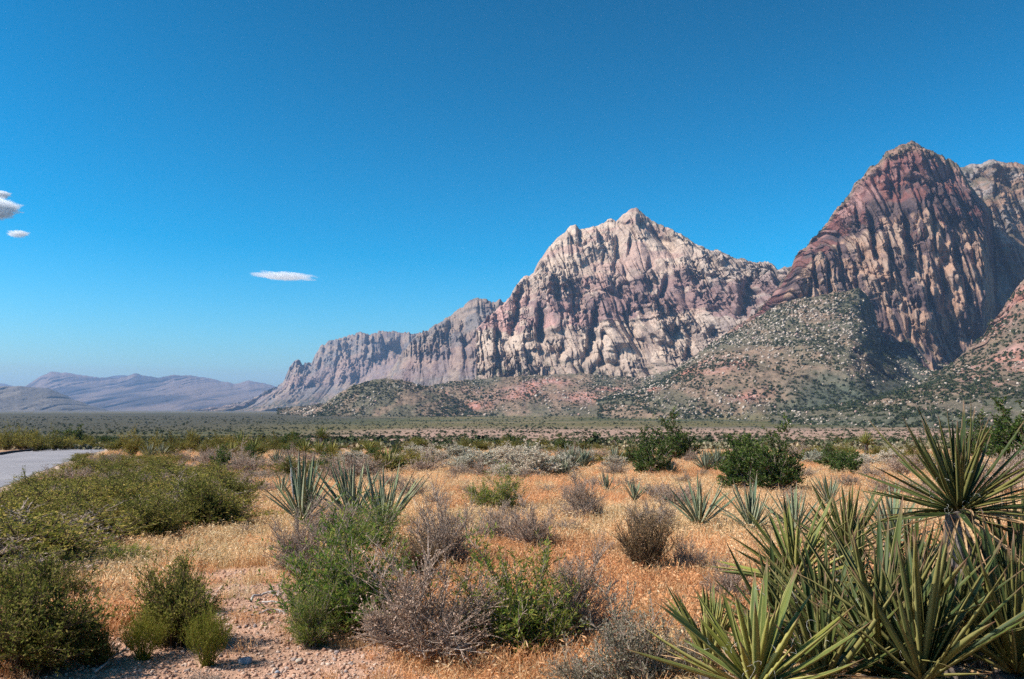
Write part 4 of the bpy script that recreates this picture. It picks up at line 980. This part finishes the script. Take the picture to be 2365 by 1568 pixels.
def yucca_g(px, py, hpx, n, e0, e1, mkey, label, group, seed, **k):
    g = ground_at(px, py); L = hpx * g[1] / FPX
    return yucca((float(g[0]), float(g[1]), float(g[2]) + 0.04), L, n, e0, e1, mkey, label, group, seed, **k)
yucca_g(698, 1220, 168, 44, 40, 86, 'yucca_grey', 'grey-green yucca fan left of centre, the left of two', GM, 21, wid=0.055, dead=6)
yucca_g(815, 1218, 158, 46, 42, 86, 'yucca_grey', 'tall grey-green yucca fan left of centre, middle of the right pair', GM, 22, wid=0.05, dead=5)
yucca_g(885, 1240, 170, 38, 38, 84, 'yucca_grey', 'spreading grey-green yucca fan left of centre, front of the right pair', GM, 23, wid=0.05, dead=8)
yucca_g(650, 1150, 55, 14, 45, 80, 'yucca_grey', 'small grey yucca pup left of the left fan', GM, 24, wid=0.08, dead=1)
yucca_g(1615, 1228, 125, 40, 36, 86, 'yucca_grey', 'grey-green yucca before the sandy field, left of two', GM, 25, wid=0.06, dead=9)
yucca_g(1735, 1240, 128, 40, 30, 86, 'yucca_grey', 'grey-green yucca before the sandy field, right of two', GM, 26, wid=0.06, dead=10)
yucca_g(1835, 1245, 120, 30, 35, 86, 'yucca_grey', 'thin grey yucca between the sandy-field pair and the big clump', GM, 27, wid=0.06, dead=12)
yucca_g(1400, 1145, 52, 22, 45, 88, 'yucca_grey', 'small grey yucca at the near edge of the sandy field', GM, 28, wid=0.09, dead=3)
yucca_g(1465, 1165, 55, 26, 40, 88, 'yucca_grey', 'small grey yucca right of the round grey shrub', GM, 29, wid=0.08, dead=4)
yucca_g(1915, 1175, 80, 36, 30, 88, 'yucca_grey', 'pale grey yucca right of the big dark bush', GM, 30, wid=0.06, dead=8)
yucca_g(895, 1092, 62, 60, 5, 88, 'yucca_yellow', 'round yellow-green yucca beyond the middle fans', GM, 31, wid=0.085, dead=8, skirt=10)

# far yuccas: leaves too fine to pick apart
M['yucca_far'] = leaf_mat('far_yucca_leaves', [(0.10, 0.12, 0.03), (0.17, 0.18, 0.05), (0.25, 0.23, 0.08)], 0.05, 0.4)
M['yucca_far_grey'] = leaf_mat('far_grey_yucca_leaves', [(0.10, 0.12, 0.08), (0.16, 0.18, 0.12), (0.24, 0.25, 0.17)], 0.05, 0.4)
def rosette_mesh(n, e0, e1, mkey, seed):
    rg = random.Random(seed); V = []; F = []
    lv, lf, _ = leaf_geo(0, 0, 0.1, rings=3)
    for i in range(n):
        t = (i + 0.5) / n
        q = Euler((0, -R(e0 + (e1 - e0) * t + rg.uniform(-9, 9)), i * 2.39996)).to_matrix(); s = rg.uniform(0.75, 1.05)
        b = len(V); V += [tuple(q @ (Vector(v) * s)) for v in lv]; F += [tuple(b + j for j in f) for f in lf]
    return new_mesh('far_rosette', V, F, M[mkey])
RFAR = [rosette_mesh(46, 0, 86, 'yucca_far', 51), rosette_mesh(40, 20, 86, 'yucca_far_grey', 52), rosette_mesh(50, -15, 84, 'yucca_far', 53)]
TFAR = trunk_mesh(1.0, 0.16, 0.13, 77)
def far_yucca(px, py, hpx, var, label, group, stem=0.0):
    g = ground_at(px, py); s = g[1] / FPX; L = hpx * s
    r = empty('yucca', (float(g[0]), float(g[1]), float(g[2]) + stem * s), random.uniform(0, 6), (1, 1, 1)); tag(r, label, 'yucca', group)
    a = obj('rosette', RFAR[var], r); a.scale = (L, L, L)
    t = obj('trunk', TFAR, r); t.scale = (L * 0.9, L * 0.9, max(0.1, stem * s + 0.1))
for (px_, py_, h_, v_, st, lb) in [(742, 1048, 22, 2, 38, 'small yucca tree on the far row left of centre'), (702, 1056, 26, 0, 12, 'short yucca left of the yucca tree'), (735, 1062, 24, 0, 16, 'yucca right below the yucca tree'), (765, 1058, 26, 0, 10, 'yucca right of the yucca tree'),
                                   (508, 1058, 24, 0, 6, 'yellowish yucca, leftmost in the far group left'), (535, 1056, 26, 0, 6, 'yellowish yucca, second in the far group left'), (555, 1050, 30, 2, 18, 'taller yellowish yucca in the far group left'), (583, 1054, 28, 0, 10, 'yellowish yucca, right end of the far group left'),
                                   (345, 1062, 30, 1, 2, 'blue-grey yucca clump behind the thicket, left'), (372, 1058, 26, 1, 2, 'blue-grey yucca clump behind the thicket, right'), (640, 1075, 30, 1, 0, 'blue-grey yucca below the far yellowish group'), (666, 1078, 26, 1, 0, 'small blue-grey yucca left of the middle fans'), (745, 1090, 24, 1, 0, 'small blue-grey yucca above the middle fans'),
                                   (1220, 1072, 40, 1, 0, 'grey yucca among the pale sage bushes'), (1260, 1100, 46, 1, 0, 'grey yucca at the right end of the sage bushes'), (1300, 1102, 34, 1, 0, 'low dark-footed grey yucca at the field edge'), (1315, 1088, 46, 1, 2, 'bigger grey yucca clump behind the field edge'), (1348, 1085, 40, 1, 2, 'grey yucca right beside the bigger clump'),
                                   (1420, 1072, 34, 1, 0, 'grey yucca left of the bare-footed bush'), (1550, 1098, 30, 1, 0, 'pale yucca right of the bare-footed bush'), (1630, 1090, 42, 1, 2, 'grey yucca left of the big dark bush'), (1655, 1085, 40, 1, 2, 'grey yucca touching the big dark bush'), (2000, 1055, 26, 2, 30, 'small yucca tree beyond the field at the right'), (1965, 1060, 20, 0, 6, 'short yucca left of the right-hand yucca tree'), (850, 1048, 22, 2, 8, 'dark yucca on the far row above the round one'), (2140, 1080, 30, 1, 0, 'grey yucca just left of the tall yucca head')]:
    far_yucca(px_, py_, h_ * 1.35, v_, lb, 'far yuccas', st)

# loose white fibres peeling off the nearest leaves
def fibres(root_xyz, n, rad, seed):
    rg = np.random.default_rng(seed); k = 7; t = np.linspace(0, 1, k)
    P = []
    for _ in range(n):
        d = unit(rg.normal(size=3) + np.array([0, -0.4, 0.5])); p0 = np.array(root_xyz) + d * rg.uniform(0.1, rad); a = unit(rg.normal(size=3)); b_ = unit(np.cross(a, d)); r_ = rg.uniform(0.008, 0.03)
        P.append(p0[None] + r_ * (np.sin(t * rg.uniform(2, 6))[:, None] * a[None] + (1 - np.cos(t * rg.uniform(2, 5)))[:, None] * b_[None]) + d[None] * t[:, None] * 0.03)
    return tubes(np.array(P), np.full((n, k), 0.0005))
for (px_, py_, Y_, nm) in [(1745, 1585, 3.9, 'nearest yucca'), (2035, 1560, 4.3, 'upright yucca'), (2215, 1190, 5.0, 'tall yucca'), (2200, 1545, 4.7, 'dark yucca')]:
    fv, ff = fibres(at(px_, py_, Y_), 50, 0.42, int(px_))
    tag(obj('leaf_fibres', new_mesh('leaf_fibres', fv, ff, M['fibre'])), 'curly white fibres peeling from the leaves of the ' + nm, kind='stuff')

# ------------------------------------------------------------------ dead wood and stones
def branch(name, pts, r, label, group=None, forks=3, seed=1, m_='deadwood'):
    rg = np.random.default_rng(seed)
    W = np.array([ground_at(*p) for p in pts]); W[:, 2] += r * 1.2 + 0.02
    k = 9; s = np.linspace(0, len(W) - 1, k); P = np.stack([np.interp(s, np.arange(len(W)), W[:, i]) for i in range(3)], -1)
    P += rg.normal(size=P.shape) * r * 0.8
    L = [P]; R_ = [r * np.linspace(1, 0.35, k)]
    for f in range(forks):
        i = rg.integers(2, k - 2); d = unit(P[i + 1] - P[i] + rg.normal(size=3) * 0.05 + unit(rg.normal(size=3)) * 0.06 + np.array([0, 0, 0.03]))
        ln = np.linalg.norm(P[-1] - P[0]) * rg.uniform(0.2, 0.4)
        L.append(P[i] + d[None] * np.linspace(0, ln, k)[:, None] + rg.normal(size=(k, 3)) * r * 0.5); R_.append(r * 0.5 * np.linspace(1, 0.3, k))
    V, F = tubes(np.array(L), np.array(R_), 6)
    return tag(obj(name, new_mesh(name, V, F, M[m_], True)), label, 'branch', group)
branch('dead_branch', [(205, 1268), (222, 1255), (245, 1246)], 0.045, 'weathered grey dead log at the foot of the thicket', None, 2, 3)
branch('dead_branch', [(212, 1272), (226, 1284), (238, 1290)], 0.035, 'short bleached stump piece beside the grey log', None, 1, 4)
branch('dead_branch', [(150, 1300), (190, 1288), (225, 1284)], 0.014, 'thin dark dead stick left of the grey log', None, 3, 5)
branch('dead_branch', [(575, 1392), (610, 1378), (655, 1384)], 0.012, 'bleached stick on the gravel, the upper of several', None, 3, 6)
branch('dead_branch', [(580, 1430), (630, 1415), (690, 1420)], 0.010, 'bleached forked stick on the gravel, the lower of several', None, 4, 7)
branch('dead_branch', [(610, 1395), (650, 1402), (700, 1405)], 0.009, 'thin bleached twig between the two sticks on the gravel', None, 4, 8)
branch('dead_branch', [(218, 1560), (270, 1525), (320, 1500)], 0.010, 'pale straw stalk lying beside the corner bush', None, 4, 9)
branch('dead_branch', [(580, 1185), (625, 1192), (672, 1200)], 0.014, 'brown dead stalk lying left of the left yucca fan', None, 1, 10, 'bark_brown')
branch('dead_branch', [(918, 1200), (960, 1190), (1000, 1182)], 0.012, 'pale dead yucca stalk right of the yucca fans', None, 1, 11)
branch('dead_branch', [(1950, 1590), (2050, 1558), (2200, 1552)], 0.016, 'pale dead leaf stalk lying across the bottom of the right clump', None, 2, 12)
# bleached flower stalk on the left yucca
st = ground_at(698, 1216); sp = np.array([st + np.array([-0.10 - 0.10 * t, 0.0, 0.05 + 0.88 * t]) for t in np.linspace(0, 1, 6)])
V, F = tubes(sp[None], np.array([[0.012, 0.012, 0.012, 0.014, 0.02, 0.008]]), 6)
tag(obj('flower_stalk', new_mesh('flower_stalk', V, F, M['deadwood'])), 'bleached dead flower stalk standing in the left yucca fan', 'stalk')

rk, nt, b = mat('loose_stone')
oi = nt.nodes.new('ShaderNodeObjectInfo')
c = ramp(nt, oi.outputs['Random'], [(0.0, (0.30, 0.165, 0.11)), (0.35, (0.46, 0.275, 0.185)), (0.7, (0.40, 0.26, 0.19)), (0.87, (0.50, 0.37, 0.28)), (1.0, (0.22, 0.18, 0.17))])
c = mul(nt, c, ramp(nt, tnoise(nt, 3, 5, coords(nt)), [(0.3, (0.7, 0.7, 0.7)), (0.7, (1.2, 1.2, 1.2))])); nt.links.new(c, b.inputs['Base Color'])
M['stone'] = rk
rk2, nt, b = mat('grey_stone'); c = ramp(nt, tnoise(nt, 6, 6, coords(nt)), [(0.3, (0.17, 0.18, 0.20)), (0.7, (0.33, 0.34, 0.36))]); nt.links.new(c, b.inputs['Base Color']); M['grey_stone'] = rk2
rk3, nt, b = mat('pale_boulder'); oi = nt.nodes.new('ShaderNodeObjectInfo')
c = ramp(nt, oi.outputs['Random'], [(0.0, (0.20, 0.16, 0.125)), (0.5, (0.32, 0.26, 0.20)), (0.85, (0.46, 0.38, 0.30)), (1.0, (0.34, 0.20, 0.16))]); nt.links.new(c, b.inputs['Base Color']); M['boulder'] = rk3
def rock_geo(seed, sub=1, rough=0.28, flat=0.7):
    V, F = ico(sub); rg = np.random.default_rng(seed)
    for _ in range(5):                                   # chop facets
        nn = unit(rg.normal(size=3)); d = V @ nn; lim = rg.uniform(0.55, 0.85); V = V - np.maximum(0, d - lim)[:, None] * nn
    V = V * (1 + rough * 0.4 * rg.normal(size=(len(V), 1))) * np.array([1, rg.uniform(0.7, 1), flat])
    return V, F
def stone(px, py, wpx, material, label, seed):
    g = ground_at(px, py); s = wpx * g[1] / FPX / 2
    V, F = rock_geo(seed, 3, 0.04, 0.65)
    o = obj('stone', new_mesh('stone', V, F, M[material], True)); o.location = (g[0], g[1], g[2] + s * 0.35); o.scale = (s, s, s); o.rotation_euler = (0, 0, seed)
    tag(o, label, 'stone')
stone(566, 1532, 34, 'grey_stone', 'rounded blue-grey stone on the pink gravel', 3)
stone(692, 1532, 24, 'boulder', 'pale flat stone at the edge of the gravel by the green shrub', 5)
stone(218, 1548, 14, 'boulder', 'small white stone in the shade of the corner bush', 6)
stone(640, 1556, 16, 'grey_stone', 'small grey stone right of the blue-grey one', 8)

# ------------------------------------------------------------------ scattered stuff (geometry nodes)
def scatter(name, meshes, P, S, label, rot=None, idx=None, seed=0, tiltmax=0.15):
    rg = np.random.default_rng(seed); n = len(P)
    coll = bpy.data.collections.new(name + '_kinds')
    for k, me in enumerate(meshes):
        coll.objects.link(bpy.data.objects.new('%s_kind_%02d' % (name, k), me))
    me = bpy.data.meshes.new(name); me.vertices.add(n); me.vertices.foreach_set('co', np.asarray(P, np.float32).ravel()); me.update()
    if rot is None: rot = np.stack([rg.normal(size=n) * tiltmax, rg.normal(size=n) * tiltmax, rg.random(n) * 6.2832], -1)
    if idx is None: idx = rg.integers(0, len(meshes), n)
    S = np.asarray(S, float)
    if S.ndim == 1: S = np.repeat(S[:, None], 3, 1)
    for nm, ty, ar, key in (('rot', 'FLOAT_VECTOR', rot, 'vector'), ('scl', 'FLOAT_VECTOR', S, 'vector'), ('idx', 'INT', idx, 'value')):
        a = me.attributes.new(nm, ty, 'POINT'); a.data.foreach_set(key, np.asarray(ar, np.int32 if ty == 'INT' else np.float32).ravel())
    o = obj(name, me); tag(o, label, kind='stuff')
    ng = bpy.data.node_groups.new(name + '_scatter', 'GeometryNodeTree')
    ng.interface.new_socket('Geometry', in_out='INPUT', socket_type='NodeSocketGeometry'); ng.interface.new_socket('Geometry', in_out='OUTPUT', socket_type='NodeSocketGeometry')
    N = ng.nodes; gi = N.new('NodeGroupInput'); go = N.new('NodeGroupOutput'); ip = N.new('GeometryNodeInstanceOnPoints')
    ci = N.new('GeometryNodeCollectionInfo'); ci.inputs['Collection'].default_value = coll; ci.inputs['Separate Children'].default_value = True; ci.inputs['Reset Children'].default_value = True
    def na(nm, ty):
        q = N.new('GeometryNodeInputNamedAttribute'); q.data_type = ty; q.inputs['Name'].default_value = nm; return q.outputs[0]
    lk = ng.links
    lk.new(gi.outputs[0], ip.inputs['Points']); lk.new(ci.outputs[0], ip.inputs['Instance']); ip.inputs['Pick Instance'].default_value = True
    lk.new(na('idx', 'INT'), ip.inputs['Instance Index']); lk.new(na('scl', 'FLOAT_VECTOR'), ip.inputs['Scale'])
    er = N.new('FunctionNodeEulerToRotation'); lk.new(na('rot', 'FLOAT_VECTOR'), er.inputs[0]); lk.new(er.outputs[0], ip.inputs['Rotation'])
    lk.new(ip.outputs[0], go.inputs[0])
    md = o.modifiers.new('scatter', 'NODES'); md.node_group = ng
    return o

# dry grass
M['grass_o'] = leaf_mat('orange_dry_grass', [(0.46, 0.21, 0.085), (0.62, 0.33, 0.15), (0.72, 0.42, 0.21), (0.80, 0.54, 0.31)], 0.42, 0.3, 0.8, 0.1)
M['grass_s'] = leaf_mat('straw_dry_grass', [(0.50, 0.31, 0.14), (0.66, 0.46, 0.24), (0.76, 0.57, 0.33), (0.84, 0.67, 0.44)], 0.42, 0.3, 0.8, 0.1)
def tuft(seed, n, mkey, spread=0.10, h=0.2, w=0.004):
    rg = np.random.default_rng(seed)
    az = rg.random(n) * 6.2832; lean = np.abs(rg.normal(size=n)) * 0.45 + 0.08; hh = h * rg.uniform(0.45, 1.1, n)
    b0 = np.stack([rg.normal(size=n) * spread, rg.normal(size=n) * spread, np.full(n, -0.01)], -1)
    d = np.stack([np.cos(az), np.sin(az), 0 * az], -1); s = np.stack([-np.sin(az), np.cos(az), 0 * az], -1)
    up = np.array([0, 0, 1.0])
    m1 = b0 + d * (lean * hh * 0.35)[:, None] + up * (hh * 0.6)[:, None]; m2 = b0 + d * (lean * hh * 1.1)[:, None] + up * hh[:, None]
    ww = w * rg.uniform(0.6, 1.5, n)[:, None]
    V = np.stack([b0 - s * ww, b0 + s * ww, m1 + s * ww * 0.8, m1 - s * ww * 0.8], 1).reshape(-1, 3); F = (np.arange(n) * 4)[:, None] + np.arange(4)
    V2 = np.stack([m1 - s * ww * 0.8, m1 + s * ww * 0.8, m2 + s * ww * 0.3, m2 - s * ww * 0.3], 1).reshape(-1, 3)
    # drooping seed heads
    k = rg.random(n) < 0.75; pos = m2[k]; dd = unit(d[k] * 0.9 + rg.normal(size=(k.sum(), 3)) * 0.45 - up * 0.35)
    V3, F3 = leaves(pos, dd, rg.uniform(0.03, 0.06, k.sum()) * h / 0.2, rg.uniform(0.010, 0.018, k.sum()) * h / 0.2, rg)
    Vv = np.concatenate([V, V2, V3]); Ff = np.concatenate([F, F + len(V), F3 + 2 * len(V)])
    return new_mesh('grass_tuft', Vv, Ff, M[mkey])
rg = np.random.default_rng(91)
TUFTS = [tuft(1, 44, 'grass_o'), tuft(2, 44, 'grass_o', 0.12), tuft(3, 40, 'grass_o', 0.09, 0.24), tuft(4, 44, 'grass_s'), tuft(5, 40, 'grass_s', 0.12, 0.24)]
def sample(n, y0, y1, half=0.66):
    Yp = np.exp(rg.uniform(math.log(y0), math.log(y1), n)); Xp = rg.uniform(-half, half, n) * Yp
    return Xp, Yp
Xs, Ys = sample(56000, 3.6, 75, 0.8)
onroad = road_mask(Xs, Ys) > 0.02
gm = gravel_mask(Xs, Ys)
dens = fbm(Xs * 0.5, Ys * 0.5, 3, 95) * 0.5 + 0.5
keep = (~onroad) & (rg.random(len(Xs)) > gm * 0.93) & (dens + 0.35 * rg.random(len(Xs)) > 0.52)
Xs, Ys, gm = Xs[keep], Ys[keep], gm[keep]
zs = gz(Xs, Ys)
sc_ = (0.62 + 0.008 * Ys) * rg.uniform(0.45, 1.35, len(Xs)) * (1 - 0.45 * gm)
strawf = 0.08 + 1.2 * fbm(Xs * 0.3, Ys * 0.2, 3, 97) + 0.25 * sstep(15, 40, Ys) + 0.35 * np.exp(-((Xs + 3.2) / 1.6) ** 2 - ((Ys - 14) / 5) ** 2)
ix = np.where(strawf + 0.25 * rg.normal(size=len(Xs)) > 0.16, rg.integers(3, 5, len(Xs)), rg.integers(0, 3, len(Xs)))
scatter('dry_grass', TUFTS, np.stack([Xs, Ys, zs], -1), sc_, 'orange and straw dry grass covering the ground', idx=ix, seed=5)

# gravel
Xs, Ys = sample(60000, 3.8, 14, 0.62)
gm = gravel_mask(Xs, Ys); keep = rg.random(len(Xs)) < gm * 1.0 + 0.04
Xs, Ys = Xs[keep], Ys[keep]
peb = []
for k in range(6):
    V, F = rock_geo(200 + k, 1, 0.3, 0.6); peb.append(new_mesh('pebble', V, F, M['stone']))
sz = 0.006 + 0.018 * rg.random(len(Xs)) ** 4 + 0.006 * rg.random(len(Xs))
scatter('gravel', peb, np.stack([Xs, Ys, gz(Xs, Ys) + sz * 0.15], -1), sz, 'pink gravel on the worn bare strip', seed=6, tiltmax=0.4)

# scrub dots over the valley floor and slopes
def blob(seed, n, mkey, flat=0.75):
    rg2 = np.random.default_rng(seed); d = unit(rg2.normal(size=(n, 3))); d[:, 2] = np.abs(d[:, 2]); pos = d * (rg2.random((n, 1)) ** 0.35) * np.array([1, 1, flat * 1.3]) + np.array([0, 0, 0.05])
    V, F = leaves(pos, unit(rg2.normal(size=(n, 3))), np.full(n, 0.55), np.full(n, 0.42), rg2)
    return new_mesh('scrub', V, F, M[mkey])
BLOB = [blob(300 + k, 60, 'dark_scrub', 0.6 + 0.12 * k) for k in range(4)]
M['pale_scrub'] = leaf_mat('pale_far_scrub', [(0.13, 0.12, 0.07), (0.19, 0.17, 0.10), (0.25, 0.20, 0.13)], 0.0, 0.4, 0.9)
BLOB2 = [blob(320 + k, 50, 'pale_scrub', 0.5) for k in range(3)]
Xs, Ys = sample(17000, 110, 2600, 0.62)
n_ = fbm(Xs * 0.01, np.log(Ys) * 12, 3, 99)
pinkz = sstep(-60, 40, Xs) * (1 - sstep(550, 800, Ys))
keep = (n_ + 0.5 * rg.random(len(Xs)) > 0.05 + 0.20 * pinkz) & (rg.random(len(Xs)) < np.clip(Ys / 700, 0.22, 1))
Xs, Ys = Xs[keep], Ys[keep]
sz = rg.uniform(0.45, 1.15, len(Xs)) * (0.75 + 0.00035 * Ys) * np.where(rg.random(len(Xs)) < 0.12, 1.7, 1.0)
scatter('valley_scrub', BLOB, np.stack([Xs, Ys, gz(Xs, Ys)], -1), sz, 'dark scrub dotted over the valley floor', seed=7)
Xs, Ys = sample(9000, 90, 1800, 0.62); kk = rg.random(len(Xs)) < np.clip(Ys / 600, 0.35, 1); Xs, Ys = Xs[kk], Ys[kk]
scatter('valley_brush', BLOB2, np.stack([Xs, Ys, gz(Xs, Ys)], -1), rg.uniform(0.4, 1.0, len(Xs)), 'pale dry brush over the valley floor', seed=8)

def on_surface(Q, vv, PX, n, fn):
    """random spots on a slope, fn(px, v) = density"""
    nv, nx = vv.shape; out = []
    front = int((vv[:, 0] <= 1.0).sum()) - 2
    i = rg.integers(1, front, n * 3); j = rg.integers(0, nx - 1, n * 3)
    k = rg.random(n * 3) < fn(PX[i, j], vv[i, j], Q[i, j]); i, j = i[k][:n], j[k][:n]
    a = rg.random(len(i))[:, None]; b_ = rg.random(len(i))[:, None]
    return Q[i, j] * (1 - a) * (1 - b_) + Q[i, j + 1] * a * (1 - b_) + Q[i + 1, j] * (1 - a) * b_ + Q[i + 1, j + 1] * a * b_
def clump(s, seed, base=0.45, gain=1.1):
    return lambda px, v, q: np.clip(base + gain * fbm(q[..., 0] / s, q[..., 2] / (s * 0.6), 3, seed), 0.03, 1)
SP = np.concatenate([on_surface(FQ, Fv, Fp, 5000, clump(70, 601)), on_surface(HQ, Hv, Hp, 2200, clump(60, 602)), on_surface(TQ, Tv, Tp, 9500, clump(60, 603)), on_surface(SQ, Sv, Sp, 5500, clump(50, 604)),
                     on_surface(CQ, Cv, Cp, 1800, lambda px, v, q: np.where(v < 0.36, 0.6, 0.06)), on_surface(RQ, Rv, Rp, 1200, lambda px, v, q: np.where(v > 0.93, 0.8, 0.04))])
scatter('slope_scrub', BLOB, SP, rg.uniform(1.6, 3.6, len(SP)) * np.where(rg.random(len(SP)) < 0.1, 1.5, 1), 'dark juniper scrub dotted over the rocky slopes', seed=9)
BP = np.concatenate([on_surface(FQ, Fv, Fp, 1500, clump(60, 611, 0.1, 2.4)), on_surface(HQ, Hv, Hp, 420, clump(60, 612, 0.1, 2.4)), on_surface(TQ, Tv, Tp, 4600, clump(120, 613, 0.02, 3.0)), on_surface(SQ, Sv, Sp, 1500, clump(60, 614, 0.1, 2.4))])
bo = []
for k in range(5):
    V, F = rock_geo(400 + k, 1, 0.35, 0.8); bo.append(new_mesh('boulder', V, F, M['boulder']))
scatter('boulder_field', bo, BP + np.array([0, 0, 0.6]), (1.0 + 4.2 * rg.random(len(BP)) ** 3) * np.clip(BP[:, 1] / 2300, 0.4, 1.2), 'small pale boulders strewn over the slopes', seed=10, tiltmax=0.6)
big = np.concatenate([on_surface(TQ, Tv, Tp, 80, lambda px, v, q: np.where((px < 2000) & (v > 0.2), 0.8, 0.05)), on_surface(SQ, Sv, Sp, 45, lambda px, v, q: np.where((v < 0.75) & (px < 2380), 0.7, 0.0)), on_surface(FQ, Fv, Fp, 25, lambda px, v, q: np.where(px > 1000, 0.6, 0.05))])
for k, p in enumerate(big):
    o = obj('boulder', bo[k % 5]); s = rg.uniform(3.4, 5.6) * min(1.1, p[1] / 2300); o.location = tuple(p + np.array([0, 0, s * 0.3])); o.scale = (s, s, s * 0.9); o.rotation_euler = (rg.normal() * 0.4, rg.normal() * 0.4, rg.random() * 6)
    tag(o, ['pale boulder lying on the great talus slope below the red peak', 'pale boulder lying on the brushy red slope at the right', 'pale boulder at the foot of the pale peak'][0 if k < 80 else 1 if k < 125 else 2], 'boulder', ['boulders on the talus slope', 'boulders on the red slope', 'boulders below the pale peak'][0 if k < 80 else 1 if k < 125 else 2])
